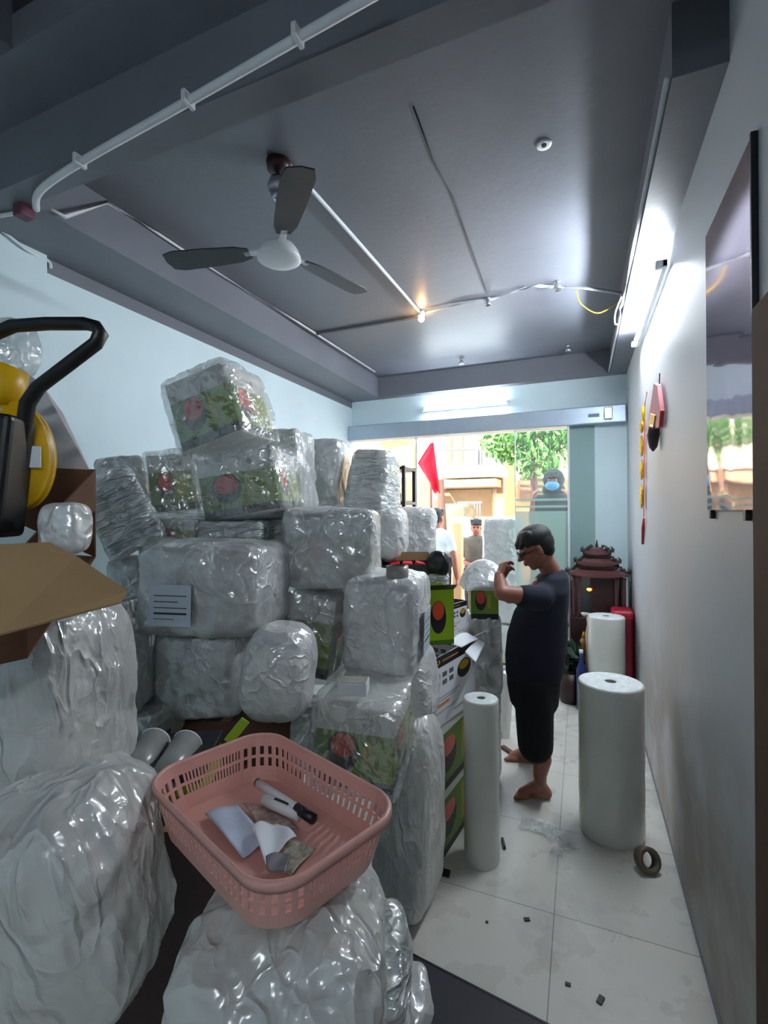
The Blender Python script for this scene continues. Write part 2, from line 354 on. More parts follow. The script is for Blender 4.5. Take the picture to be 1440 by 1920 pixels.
# ------------------------------------------------------------------ conduits, wires and small ceiling fittings
def conduit(name, pts, r, m, label, cat='pipe', clips=()):
    o = obj(name, T(pts, r, 10), m, None, True); return tag(o, label, cat)
zc = ZC-.012
t = thing('conduit_pipe', 'thick white conduit pipe clipped along the near cross beam', 'pipe', onz(75, 372, ZB))
def rel(t, pts): return [Vector(p)-t.location for p in pts]
P0 = Vector((-2.10, 1.335, ZB-.018)); P1 = Vector((.30, 1.30, ZB-.018))
pp = [onz(680+60, -30, ZB-.018), onz(680, 2, ZB-.018), onz(360, 186, ZB-.02), onz(150, 305, ZB-.02), onz(75, 358, ZB-.022), onz(68, 392, ZB-.022)]
obj('pipe', T(rel(t, smooth_curve(pp, 5)), .014, 12), 'pipe', t, True)
for u, v in ((355, 190), (152, 304), (560, 70)):
    p = onz(u, v, ZB-.02)-t.location; obj('clip', B(p+Vector((-.008, -.03, -.018)), p+Vector((.008, .02, .02)), .003), 'pipe', t)
conduit('ceiling_conduit', smooth_curve([onz(540, 307, zc), onz(640, 418, zc), onz(785, 583, zc)], 4), .011, 'pipe', 'straight white conduit running from ceiling fan to the warm bulb')
conduit('ceiling_conduit', [onz(800, 586, zc), onz(860, 570, zc), onz(905, 563, zc), onz(925, 560, zc), onz(985, 540, zc), onz(1010, 536, zc), onz(1040, 538, zc), onz(1100, 540, zc-.02), onz(1178, 552, zc-.05)], .011, 'pipe', 'white bent conduit crossing ceiling from the warm bulb to the right beam')
conduit('ceiling_conduit', [onz(98, 392, ZB-.012), onz(122, 407, ZB-.012), onz(200, 379, zc), onz(300, 440, zc), onz(400, 507, zc), onz(560, 605, zc), onz(703, 697, zc)], .009, 'pipe', 'thin white conduit following the left edge of the ceiling panel')
conduit('ceiling_cable', [onz(840, 590, ZC-.004) , onz(800, 480, ZC-.004), onz(0, 0, ZC-.004)][0:0] or [onz(775, 200, ZC-.003), onz(812, 300, ZC-.003), onz(850, 372, ZC-.003), onz(912, 548, ZC-.003)], .003, 'black', 'thin dark cable slanting across the ceiling towards a junction', 'cable')
yr = XR-.152-.012
conduit('beam_conduit', [(yr, 1.76, ZB+.012), (yr, 2.9, ZB+.012), (yr, 3.55, ZB+.012), (yr-.01, 3.62, ZB+.012), (yr, 3.75, ZB+.012), (yr, YF-.12, ZB+.012)], .009, 'pipe', 'long white conduit along inner edge of the right beam')
conduit('wire_loop', smooth_curve([(yr-.012, 3.45, ZB+.02), (yr-.04, 3.60, ZB-.02), (yr-.035, 3.75, ZB-.04), (yr-.012, 3.9, ZB)], 6), .005, 'white', 'short white wire loop hanging off the right beam conduit', 'wire')
conduit('yellow_wire', smooth_curve([ony(1080, 545, 3.62), ony(1090, 570, 3.66), ony(1120, 587, 3.74), ony(1150, 573, 3.85), ony(1176, 553, 3.93)], 6), .004, 'yellow', 'yellow wire drooping below the ceiling beside the right beam', 'wire')
conduit('wall_wire', smooth_curve([onx(-30, 415, XL+.05), onx(0, 430, XL+.05), onx(50, 468, XL+.05), onx(80, 483, XL+.02), onx(93, 492, XL+.02), onx(95, 503, XL+.02)], 5), .008, 'white', 'white wire sagging along the left wall under the beam', 'wire')
conduit('wall_wire', [onz(-20, 408, ZB-.01), onz(10, 403, ZB-.01), onz(45, 397, ZB-.01)], .009, 'pipe', 'short white conduit stub at the far left of the ceiling', 'pipe')
o = obj('junction_box', B(onz(45, 400, ZB-.03)-Vector((.03, .03, .02)), onz(45, 400, ZB-.03)+Vector((.03, .03, .03)), .005), mat('maroon_plastic', '#6b3a4c', .5)); tag(o, 'small maroon junction box at left end of the cross beam', 'box')
def downlight(u, v, label, m='steel', r=.035, z=ZC, ring_only=False):
    p = onz(u, v, z); t = thing('spotlight', label, 'lamp', p)
    obj('mount', lathe(bmesh.new(), [(r*.5, 0), (r*.5, -.012)], 20), m, t, True)
    if not ring_only:
        obj('lamp_head', lathe(bmesh.new(), [(r*.35, -.012), (r*.6, -.03), (r*1.0, -.06), (r*.85, -.062), (r*.3, -.03)], 24), m, t, True)
downlight(1045, 527, 'silver spotlight head on the conduit near right beam'); downlight(915, 557, 'small silver fitting at the middle of the bent conduit', r=.024)
downlight(865, 672, 'small silver spotlight on ceiling near the shop front, left of two', r=.03); downlight(1066, 647, 'small silver spotlight on ceiling near the shop front, right of two', r=.03)
t = thing('smoke_detector', 'round white ceiling fitting with a dark centre hole', 'detector', onz(1020, 270, ZC))
obj('rim', lathe(bmesh.new(), [(.012, -.004), (.03, -.008), (.034, 0)], 28), 'white', t, True); obj('hole', lathe(bmesh.new(), [(.011, -.003), (.010, -.009)], 20), 'black', t)
t = thing('ceiling_hook', 'black hook hanging from the ceiling near the top edge', 'hook', onz(750, 40, ZC))
obj('hook', T(smooth_curve([(0, 0, 0), (0, 0, -.03), (.012, 0, -.05), (.006, 0, -.065), (-.006, 0, -.055)], 5), .005, 8), 'black', t, True)
obj('plate', lathe(bmesh.new(), [(.018, 0), (.018, -.006)], 16), 'black', t)

# ceiling fan
fc = onz(522, 300, ZC); t = thing('ceiling_fan', 'ceiling fan with white hub, dark blades and steel down rod', 'fan', fc)
obj('canopy', lathe(bmesh.new(), [(.03, 0), (.055, -.01), (.05, -.045), (.02, -.06)], 28), 'woodd', t, True)
obj('down_rod', T([(0, 0, -.04), (0, 0, -.40)], .011, 12), 'steel', t, True)
obj('rod_cover', lathe(bmesh.new(), [(.015, -.07), (.04, -.09), (.05, -.12), (.045, -.14), (.03, -.155), (.036, -.16), (.02, -.185)], 28), 'steel', t, True)
zh = -.46
obj('hub', lathe(bmesh.new(), [(.02, zh+.09), (.07, zh+.07), (.088, zh+.045), (.098, zh+.02), (.098, zh+.008), (.085, zh+.0), (.04, zh-.004), (.004, zh-.005)], 40), 'white', t, True)
M['blade'] = mat('dark_fan_blade', '#2c2e35', .4)
cdir = onz(690, 565, ZC+zh+.02)-fc; a0 = math.atan2(cdir.y, cdir.x)
for k in range(3):
    a = a0+k*2*PI/3; mt = Matrix.Rotation(a, 4, 'Z') @ Matrix.Rotation(R(9), 4, 'X')
    mt = Matrix.Translation((0, 0, zh+.05)) @ mt
    bm = bmesh.new(); bx(bm, (.07, -.016, -.003), (.17, .016, .003), mt, .002)
    armbm = bm
    bm = bmesh.new(); pr = [(.14, .03), (.2, .05), (.35, .06), (.5, .064), (.55, .05), (.56, .0)]
    pts = [(x, w_) for x, w_ in pr]+[(x, -w_) for x, w_ in reversed(pr[:-1])]
    top = [bm.verts.new(mt @ Vector((x, y, .003))) for x, y in pts]; bot = [bm.verts.new(mt @ Vector((x, y, -.003))) for x, y in pts]
    bm.faces.new(top); bm.faces.new(bot[::-1])
    for i in range(len(pts)): bm.faces.new((top[i], bot[i], bot[(i+1) % len(pts)], top[(i+1) % len(pts)]))
    bl_ = obj('blade', bm, 'blade', t); obj('blade_arm', armbm, 'white', bl_)
#@@PART2
# ------------------------------------------------------------------ the street outside
M['asphalt'] = mat('sunlit_pavement', '#b8a78e', .9, scale=3)
M['cream'] = mat('cream_plaster', '#f0e6d2', .8, var=.03, scale=2)
M['peach'] = mat('peach_plaster', '#e8b98a', .8, var=.05, scale=2)
M['tan'] = mat('tan_shutter', '#a88e6e', .7, var=.06)
M['ochre'] = mat('ochre_wall', '#dcc88a', .8)
M['shade'] = mat('dark_window_glass', '#6f6c58', .3)
M['rail'] = mat('grey_railing', '#70747c', .5, metal=.3)
M['brick'] = mat('brown_brick', '#94705e', .85, var=.15, scale=12)
struct('floor', B((-14, YF+.05, -.14), (10, 24, -.02)), 'asphalt')
YS = 12.0
bld = thing('building', 'cream house across the street with first floor balcony and roller shutter', 'building', (-2.6, YS, 0))
def bpart(name, u0, v0, u1, v1, m, y=YS, d=.3, parent=None):
    a = ony(u0, v1, y); c = ony(u1, v0, y)
    return obj(name, B(Vector((a.x, y, a.z))-bld.location, Vector((c.x, y+d, c.z))-bld.location), m, parent or bld)
bpart('wall', 816, 740, 940, 1075, 'cream', d=.4)
for u0, u1 in ((836, 849), (857, 870)): 
    f = bpart('window', u0, 800, u1, 874, 'tan', YS-.06, .1); 
    f = bpart('window', u0+2, 815, u1-2, 870, 'shade', YS-.08, .04)
bpart('balcony', 818, 874, 942, 897, 'cream', YS-.7, .8)
bpart('balcony_side', 896, 840, 940, 884, 'cream', YS-.75, .1)
for v in (843, 808, 822, 834):
    a, b_ = (820, 897) if v == 843 else (900, 965)
    p, r_ = ony(a, v, YS-.8), ony(b_, v, YS-.8); obj('railing', T([p-bld.location, r_-bld.location], .03, 8), 'rail', bld)
for u in (896, 902, 942):
    p, r_ = ony(u, 805 if u > 900 else 842, YS-.8), ony(u, 872, YS-.8); obj('post', T([p-bld.location, r_-bld.location], .03, 8), 'rail', bld)
q = print_mat('ribbed_awning', '#cbb08a', [('rect', .06*i, 0, .06*i+.012, 1, '#907860') for i in range(1, 17)])
bpart('awning', 822, 897, 930, 914, q, YS-.9, .9)
bpart('roller_shutter', 826, 917, 922, 1010, 'tan', YS-.1, .1)
bpart('lintel', 822, 911, 930, 918, 'shade', YS-.2, .2)
bpart('garage_window', 931, 897, 942, 925, 'brick', YS-.15, .2); bpart('low_wall', 930, 926, 943, 965, 'ochre', YS-.6, .3)
b2 = thing('building', 'peach coloured house seen through the right glass panel beside the tree', 'building', ony(1000, 960, YS+.5)); b2.location.z = 0
def b2part(name, u0, v0, u1, v1, m, y, d):
    a = ony(u0, v1, y); c = ony(u1, v0, y); return obj(name, B(Vector((a.x, y, max(0, a.z)))-b2.location, Vector((c.x, y+d, c.z))-b2.location), m, b2)
b2part('wall', 945, 740, 1130, 1100, 'peach', YS+.5, .4); b2part('shop_window', 975, 895, 1000, 940, 'brick', YS+.4, .2); b2part('shop_window', 1005, 895, 1060, 940, 'shade', YS+.4, .2)
b3 = thing('building', 'brown brick house front behind the left glass panel', 'building', ony(740, 960, YS-1)); b3.location.z = 0
def b3part(name, u0, v0, u1, v1, m, y, d):
    a = ony(u0, v1, y); c = ony(u1, v0, y); return obj(name, B(Vector((a.x, y, max(0, a.z)))-b3.location, Vector((c.x, y+d, c.z))-b3.location), m, b3)
b3part('wall', 560, 893, 806, 1100, 'brick', YS-1, .4); b3part('upper_wall', 560, 790, 790, 893, 'peach', YS-.4, .4); b3part('window', 745, 835, 775, 880, 'ochre', YS-.5, .15)
b3part('roof_edge', 700, 810, 760, 822, 'red', YS-.7, .3)
def leaf_ball(name, parent, c, r, n, m, size=.09):
    bm = bmesh.new(); rnd = random.Random(int(c[0]*100)+n)
    for i in range(n):
        d = Vector((rnd.gauss(0, 1), rnd.gauss(0, 1), rnd.gauss(0, 1))).normalized()*r*rnd.uniform(.4, 1)
        p = Vector(c)+Vector((d.x, d.y, d.z*.8)); e = Euler((rnd.uniform(0, 6), rnd.uniform(0, 6), rnd.uniform(0, 6))).to_matrix()
        s_ = size*rnd.uniform(.6, 1.3)
        bm.faces.new([bm.verts.new(p+e @ Vector(v)*s_) for v in ((-1, 0, 0), (0, -.45, .1), (1, 0, 0), (0, .45, .1))])
    return obj(name, bm, m, parent)
tr = thing('street_tree', 'leafy green tree seen through the right glass panel', 'tree', (ony(1000, 960, 10).x, 10, -.02))
obj('trunk', T([(0, 0, 0), (.03, 0, 1.2), (0, .05, 2.6), (.02, 0, 3.2)], [.09, .07, .06, .03], 10), 'wood', tr, True)
for i, (dx, z) in enumerate(((-.5, 3.2), (.15, 3.5), (.7, 3.3), (.1, 2.8), (1.1, 3.4))): leaf_ball('foliage', tr, (dx, 0, z), .55, 420, 'foliage')
for i, u in enumerate((922, 944, 966)):
    p = ony(u, 955, 10.6); t = thing('street_shrub', ['left', 'middle', 'right'][i]+' one of three green shrubs by the ochre wall over the street', 'shrub', (p.x, 10.6, -.02), group='shrubs across the street')
    obj('pot', lathe(bmesh.new(), [(.09, 0), (.1, 1.45), (.08, 1.45)], 16), 'ochre', t, True); leaf_ball('foliage', t, (0, 0, 1.55), .08, 160, 'foliage', .045)
# grey gate with bars, parked car roof
g = thing('street_gate', 'tall tan barred gate across the street behind the two people', 'gate', (ony(880, 960, 10.8).x, 10.8, -.02))
for u in range(860, 905, 5):
    x = ony(u, 960, 10.8).x-g.location.x; obj('bar', B((x-.015, -.015, 0), (x+.015, .015, 2.0)), 'rail', g)
for z in (.1, 1.0, 1.95):
    obj('cross_rail', B((ony(858, 960, 10.8).x-g.location.x, -.02, z), (ony(904, 960, 10.8).x-g.location.x, .02, z+.05)), 'rail', g)
p = ony(840, 960, 9.2); t = thing('parked_van', 'pale grey van parked across the street behind the white shirt', 'van', (p.x, 9.2, -.02))
obj('body', B((-.30, 0, .3), (.35, 1.3, 1.25), .1), mat('van_paint', '#b9c0c4', .3), t, True); obj('cabin', B((-.26, .12, 1.2), (.31, 1.2, 1.93), .12), 'shade', t, True)
for sx in (-.30, .25):
    for y_ in (.35, 1.0): obj('wheel', lathe(bmesh.new(), [(.1, 0), (.3, .01), (.32, .04), (.3, .09), (.1, .1)], 20, Matrix.Translation((sx-.02, y_, .32)) @ Matrix.Rotation(PI/2, 4, 'Y')), 'black', t, True)
# flag
fp = ony(812, 960, 6.4); t = thing('red_flag', 'red flag hanging from a thin pole outside the shop', 'flag', (fp.x, 6.4, -.02))
obj('pole', T([(0, 0, 0), (.01, 0, 2.95)], .014, 10), 'pipe', t, True)
cl = [(826, 815), (797, 858), (822, 905)]
def flagfn(s_, t_):
    z = 2.72-.64*t_
    # left edge swings out to a corner then back, as cloth hanging from its top
    left = (-.005-.20*min(1, t_/.42)) if t_ < .42 else (-.205+.235*(t_-.42)/.58)
    right = .03+.10*t_
    x = left+(right-left)*s_
    return Vector((x, .03*math.sin(9*s_+3*t_)*(.3+t_)-.07, z-.06*abs(math.sin(5*s_))*(1 if t_ > .9 else 0)))
quad_sheet(None, 16, 24, flagfn, .003, 'cloth', 'redcloth', t)
o = obj('orange_pillar', B((-.07, -.07, 0), (.07, .07, 1.62), .02), 'peach'); o.location = (ony(858, 1000, 6.6).x, 6.6, -.02); tag(o, 'narrow sunlit peach pillar standing just outside the open door', 'pillar')
p = ony(828, 900, 8.4); o = obj('tree_trunk', T([(0, 0, 0), (.02, 0, 1.2), (-.02, 0, 2.35)], [.09, .08, .06], 10), 'carddark', None, True); o.location = (p.x, 8.4, -.02); tag(o, 'brown tree trunk behind the red flag', 'trunk')

# ------------------------------------------------------------------ wrapped packages
def lump_mesh(name, dims, seed, sharp=5, amp=.03, fine=.012, n=26, taper=0, fold=1.0):
    W, D, H = dims; bm = bmesh.new()
    bmesh.ops.create_cube(bm, size=2); bmesh.ops.subdivide_edges(bm, edges=bm.edges, cuts=n, use_grid_fill=True)
    off = Vector((seed*7.3, seed*3.1, seed*1.7))
    for v in bm.verts:
        p = v.co.copy(); l = (abs(p.x)**sharp+abs(p.y)**sharp+abs(p.z)**sharp)**(1/sharp); p = p/l
        if taper: k = 1+taper*p.z; p.x *= k; p.y *= k
        q = Vector((p.x*W/2, p.y*D/2, p.z*H/2)); d = p.normalized()
        a = noise.noise(q*3.2+off)*amp+noise.noise(q*8+off)*amp*.4
        rdg = 1-abs(noise.noise(Vector((q.x*12, q.y*12, q.z*7))+off*2))*2.2
        rdg2 = 1-abs(noise.noise(q*26+off))*2.2
        v.co = q+d*(a+fine*max(0, rdg)*fold+fine*.5*max(0, rdg2))
    me = bpy.data.meshes.new(name); bmesh.ops.recalc_face_normals(bm, faces=bm.faces); bm.to_mesh(me); bm.free(); return me
PK = 0
def package(label, u, v, w, pw, ph, dep, a=0, roll=0, wrap='wrapclear', box='green', pitch=0, sharp=6, amp=.02, fine=.010, taper=0, ground=False, group='wrapped packages in the pile', inner=.93, n=26, lab=None, name='wrapped_package', cat='package'):
    """label, centre in the picture and depth of the FRONT face, width and height there in pixels"""
    global PK; PK += 1
    c = S(u, v, w); W = pw*w/F_PX; H = ph*w/F_PX
    mt = frame(c, a, roll, pitch); c2 = mt @ Vector((0, dep/2, 0))
    if ground: H = 2*c2.z
    base = mt.to_3x3() @ Vector((0, 0, -H/2))
    t = thing(name, label, cat, c2+base, group=group); t.rotation_euler = mt.to_euler()
    off = Vector((0, 0, H/2))
    if box: sharp = max(sharp, 10); inner = min(inner, .875)
    if box:
        bxo = obj('carton', B((-W/2*inner, -dep/2*inner, -H/2*inner), (W/2*inner, dep/2*inner, H/2*inner), .008), box, t); bxo.location = off
    me = lump_mesh('wrap', (W, dep, H), PK, sharp, amp, fine, n, taper)
    o = link('bubble_wrap', me, wrap, t, True); o.location = off
    if lab:
        lx, lz, lw, lh, side = lab
        y0 = -dep/2-fine-.012
        if side == 'f':
            s_ = obj('delivery_label', B((-lw/2, -.0015, -lh/2), (lw/2, .0015, lh/2)), 'label', t); s_.location = off+Vector((lx, y0, lz))
        else:
            s_ = obj('delivery_label', B((-.0015, -lw/2, -lh/2), (.0015, lw/2, lh/2)), 'label', t); s_.location = off+Vector((W/2+fine+.012, lx, lz))
    return t
package('clear wrapped green carton tilted on the very top of the pile', 372, 762, 2.25, 150, 158, .40, a=-14, roll=-17, amp=.012)
package('clear wrapped green carton with red circle, directly below the topmost one', 440, 908, 2.2, 172, 135, .42, a=-6, roll=-9, amp=.012)
package('clear wrapped green carton half hidden at left behind the two stacked ones', 322, 905, 2.65, 95, 125, .40, a=14, roll=-6)
package('silvery lump wrapped carton at the left wall, beside the dark open box', 232, 908, 2.3, 75, 100, .30, a=30, roll=-10, wrap='wrapmid')
package('tilted silver wrapped bundle leaning in front of the left wall', 222, 960, 1.95, 105, 160, .30, a=24, roll=-26, wrap='wrapsilver', box='foam', sharp=4)
package('small clear wrapped carton with lime bottom under the tilted green one', 322, 1003, 2.15, 92, 64, .30, a=-4, roll=4)
package('crumpled clear bundle squeezed under the green carton with red circle', 430, 1008, 2.15, 120, 60, .3, wrap='wrapsilver', box='foam', sharp=4)
package('tall wrapped carton with green left edge below the ceiling beam corner', 598, 886, 3.15, 72, 122, .34, a=-10, roll=2, wrap='wrapmid')
package('pale green shiny wrapped bundle with sloping top beside the black shelf', 684, 912, 3.1, 84, 138, .36, a=-18, roll=6, wrap='wrapsilver', box=None, taper=-.08)
package('white wrapped lump filling the gap left of the tall green-edged carton', 533, 880, 2.75, 60, 150, .3, a=-12, roll=-6, wrap='wrapmid', box='foam', sharp=4)
package('wide wrapped carton with faded green print in the middle of the pile', 612, 1030, 2.2, 178, 152, .42, a=-4, roll=1, wrap='wrapmid', amp=.018)
package('wrinkled clear bundle at the left end of the wide faded carton', 505, 1020, 2.42, 90, 130, .30, a=4, wrap='wrapsilver', box='foam', sharp=4, taper=.15)
package('white crinkled bundle at the right end of the wide faded carton', 722, 1005, 2.75, 62, 100, .36, a=-10, wrap='wrapwhite', box=None, sharp=4)
package('rounded grey bubble wrapped carton near the white shirted man', 778, 1005, 3.4, 74, 104, .40, a=-6, roll=2, wrap='wrapwhite', box=None, sharp=7)
package('large silver wrapped carton with paper delivery label at the left', 360, 1112, 1.8, 240, 172, .46, a=-6, roll=1, wrap='wrapmid', box='foam', amp=.022, lab=(-.075, -.045, .165, .155, 'f'))
package('grey wrapped carton under the one with the paper label', 362, 1270, 1.85, 165, 160, .42, a=-6, wrap='wrapmid', box='foam', sharp=8, fine=.004)
package('wrinkled clear bundle with green edge left of the tape topped carton', 570, 1195, 2.2, 118, 172, .30, a=-14, roll=8, wrap='wrapclear', sharp=5)
package('smooth round white foam bundle behind the pink basket', 500, 1282, 1.62, 140, 178, .26, a=-8, wrap='wrapwhite', box=None, sharp=3, amp=.02, fine=.004)
package('grey wrapped carton with a tape roll on its top', 708, 1185, 2.05, 142, 196, .42, a=-14, roll=2, wrap='wrapwhite', box=None, sharp=7, taper=.05, lab=(-.02, -.02, .17, .20, 's'))
package('wrapped carton with green print and pink circle behind the basket', 660, 1412, 1.70, 178, 178, .42, a=-12, roll=3, wrap='wrapclear', amp=.012)
package('narrow white bundle wedged between the grey carton and open boxes', 772, 1320, 2.1, 44, 175, .3, a=-20, wrap='wrapwhite', box=None, sharp=3.5, fine=.005)
package('tall upright smooth wrapped sack standing on the floor behind the basket', 742, 1560, 1.97, 118, 390, .34, a=-22, roll=2, wrap='wrapstreak', box=None, sharp=4, ground=True, taper=-.06, fine=.006)
package('dark grey wrapped bundle, topmost of three in the shaded gap at left', 168, 1172, 1.75, 92, 62, .3, a=6, roll=-4, wrap='wrapmid', box='foam', sharp=4, fine=.005)
package('dark grey wrapped bundle with folded flap, in the shaded gap at left', 190, 1275, 1.7, 118, 140, .3, a=4, wrap='wrapmid', box='foam', sharp=4, fine=.005)
package('narrow grey wrapped bundle between shaded bundle and labelled carton', 262, 1240, 2.15, 66, 200, .3, wrap='wrapmid', box='foam', sharp=3.5, fine=.005)
package('lowest dark bundle above the grey cylinders', 210, 1375, 1.75, 170, 70, .3, wrap='wrapmid', box='foam', sharp=4, fine=.005)
package('small white bundle above the brown cardboard flap', 105, 990, .95, 62, 84, .06, a=0, wrap='wrapwhite', box=None, sharp=5, amp=.006, fine=.004)
package('narrow clear bundle between the cardboard flap and the labelled carton', 232, 1130, 2.1, 56, 150, .25, a=4, wrap='wrapmid', box='foam', sharp=3.5)
package('small pale bundle under the tilted silver bundle', 280, 1040, 2.0, 60, 50, .25, wrap='wrapwhite', box=None, sharp=3.5, fine=.005)
package('very large shiny wrapped bundle at the left edge, under the cardboard flap', -10, 1395, 1.04, 250, 440, .34, a=0, roll=-4, wrap='wrapstreak', box=None, sharp=5, amp=.02, n=34)
package('big foreground wrapped bundle in the bottom left corner', 15, 1815, .76, 400, 480, .30, a=4, roll=-14, wrap='wrapstreak', box=None, sharp=3.6, amp=.03, n=34)
package('crumpled white wrapped bundle carrying the pink basket', 500, 2010, .68, 400, 310, .44, a=2, wrap='wrapstreak', box=None, sharp=4.5, amp=.03, n=40, fine=.014)
package('small bluish wrapped corner at the bottom edge by the dark board', 725, 1915, .80, 60, 90, .2, wrap='wrapsilver', box=None, sharp=3)
package('small grey wrapped lump in the gap behind the basket corner', 566, 1400, 1.95, 70, 90, .3, wrap='wrapmid', box='foam')

#@@PART3
# ------------------------------------------------------------------ the packing corner at the left
def poly(name, pts, m, parent, th=.004):
    bm = bmesh.new(); bm.faces.new([bm.verts.new(Vector(p)-parent.location) for p in pts])
    o = obj(name, bm, m, parent); md = o.modifiers.new('thickness', 'SOLIDIFY'); md.thickness = th; md.offset = 0; return o
NL, NR, FR, FL = S(-150, 1030, .8), S(50, 1018, .92), S(178, 880, 1.2), S(-60, 868, 1.25)
t = thing('open_carton', 'open brown cardboard carton at left edge with tan flap spread out', 'carton', (NL+NR+FR+FL)/4-Vector((0, 0, .25)))
dn = Vector((0, 0, -.22)); M['cardshade'] = mat('shade_darkened_cardboard', '#6b4a33', .85)  # brown darkened for the shade inside the carton; flap keeps its cardboard tone
for a_, b_, n_ in ((NL, NR, 'side_wall'), (NR, FR, 'side_wall'), (FR, FL, 'side_wall'), (FL, NL, 'side_wall')): poly(n_, [a_, b_, b_+dn*(.45 if a_ is NR or a_ is FR else 1), a_+dn*(.45 if a_ is NR or a_ is FL else 1)], 'cardshade', t)
poly('base', [p+dn for p in (NL, NR, FR, FL)], 'cardshade', t)
poly('flap', [S(-150, 1030, .80), S(0, 1022, .87), S(92, 1018, .92), S(145, 1045, .90), S(240, 1110, .84), S(226, 1130, .82), S(0, 1190, .72), S(-150, 1235, .64)], 'card', t)
f = poly('flap', [S(40, 690, 1.36), S(80, 722, 1.34), S(118, 775, 1.31), S(168, 881, 1.2), S(-60, 870, 1.25), S(-60, 690, 1.38)], mat('pale_grey_flap', '#cfccd0', .7), t); f['label'] = 'pale grey flap standing up'
t = thing('strapping_machine', 'yellow and black hand machine with angular black handle in the open carton', 'machine', S(10, 985, .98))
L_ = lambda u, v, w: S(u, v, w)-t.location
obj('handle', T([L_(-60, 660, .98), L_(-15, 628, .98), L_(25, 611, .97), L_(90, 607, .96), L_(160, 607, .95), L_(180, 612, .95), L_(189, 626, .95), L_(180, 644, .95), L_(130, 682, .95), L_(72, 726, .96), L_(52, 756, .96), L_(40, 830, .97), L_(28, 960, .98)], [(.0155, .0125)]*13, 12), 'black', t, True)
mt = frame(L_(38, 858, 1.02), 20, 0, 0)
obj('reel', lathe(bmesh.new(), [(.02, -.03), (.10, -.03), (.112, -.02), (.112, .0), (.09, .006), (.09, .016), (.112, .022), (.112, .035), (.02, .04)], 40, mt @ Matrix.Scale(.55, 4, (1, 0, 0)) @ Matrix.Rotation(PI/2, 4, 'X')), 'yellow', t, True)
o = obj('sticker', B((.02, -.048, -.025), (.05, -.042, .02), .002, mt), 'paper', t)
obj('body', B((-.11, -.06, -.16), (.0, .03, .08), .012, frame(L_(48, 860, .97), 8, 6)), 'black', t)
obj('cap', lathe(bmesh.new(), [(.01, .05), (.04, .045), (.045, 0), (.045, -.03), (.02, -.04)], 28, frame(L_(0, 725, 1.0), 0, 20)), 'yellow', t, True)
obj('trim_band', B((-.06, -.045, -.002), (.035, -.038, .004), 0, frame(L_(0, 775, .98), 0, 2)), 'white', t)
t = thing('clear_bag', 'clear plastic bag bulging behind the black handle at left', 'bag', S(18, 700, 1.5))
link('film', lump_mesh('film', (.16, .12, .15), 91, 3, .03, .012, 18), 'wrapclear', t, True).location = (0, 0, .075)

def carton(name, label, u0, u1, vtop, w, dep, m, a=0, zb=0., bev=.004, group=None):
    c = S((u0+u1)/2, vtop, w); W = (u1-u0)*w/F_PX
    t = thing(name, label, 'carton', (c.x, c.y, zb), (0, 0, BASEYAW+R(a)), group)
    bd_ = obj('body', B((-W/2, 0, 0), (W/2, dep, c.z-zb), bev), m, t)
    obj('tape_strip', B((-.02, 0, c.z-zb), (.02, dep, c.z-zb+.001)), 'card', bd_)
    return t
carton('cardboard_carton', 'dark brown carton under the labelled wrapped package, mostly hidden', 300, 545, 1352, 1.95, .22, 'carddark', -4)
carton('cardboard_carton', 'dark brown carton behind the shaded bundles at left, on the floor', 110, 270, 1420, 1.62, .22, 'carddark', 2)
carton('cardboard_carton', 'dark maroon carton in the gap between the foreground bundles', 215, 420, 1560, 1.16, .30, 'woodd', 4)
t = thing('lime_carton', 'lime and black carton below the two grey tubes, left of the basket', 'carton', S(300, 1560, 1.24))
obj('body', B((-.10, 0, -.01), (.10, .24, .13), .004, frame(Vector((0, 0, 0)), 6)), 'lime', t); obj('lid', B((-.105, -.005, .12), (.105, .245, .15), .006, frame(Vector((0, 0, 0)), 6)), 'black', t)
for i, (u, v, lab) in enumerate(((292, 1388, 'left grey tube of the two open tubes beside the basket'), (352, 1392, 'right grey tube of the two open tubes beside the basket'))):
    a_, b_ = S(u, v, 1.40), S(u-62, v+100, 1.22); t = thing('packing_tube', lab, 'tube', b_, group='grey tubes beside the basket'); d = (a_-b_)
    mt = d.to_track_quat('Z', 'Y').to_matrix().to_4x4(); Lg = d.length
    obj('tube_wall', lathe(bmesh.new(), [(.038, 0), (.042, 0), (.042, Lg), (.039, Lg), (.038, Lg-.004), (.038, 0)], 32, mt, cap=False), mat('grey_translucent_tube', '#8c8d8c', .25), t, True)
    obj('rim', lathe(bmesh.new(), [(.042, Lg-.002), (.0435, Lg), (.042, Lg+.002), (.038, Lg+.002), (.038, Lg-.002)], 32, mt, cap=False), 'white', t, True)
o = obj('lime_card', B((-.014, -.003, -.045), (.014, .003, .035), .001, frame(Vector((0, 0, 0)), 10, 40)), 'lime'); o.location = S(446, 1368, 1.42); tag(o, 'lime green card corner sticking up behind the basket', 'card')

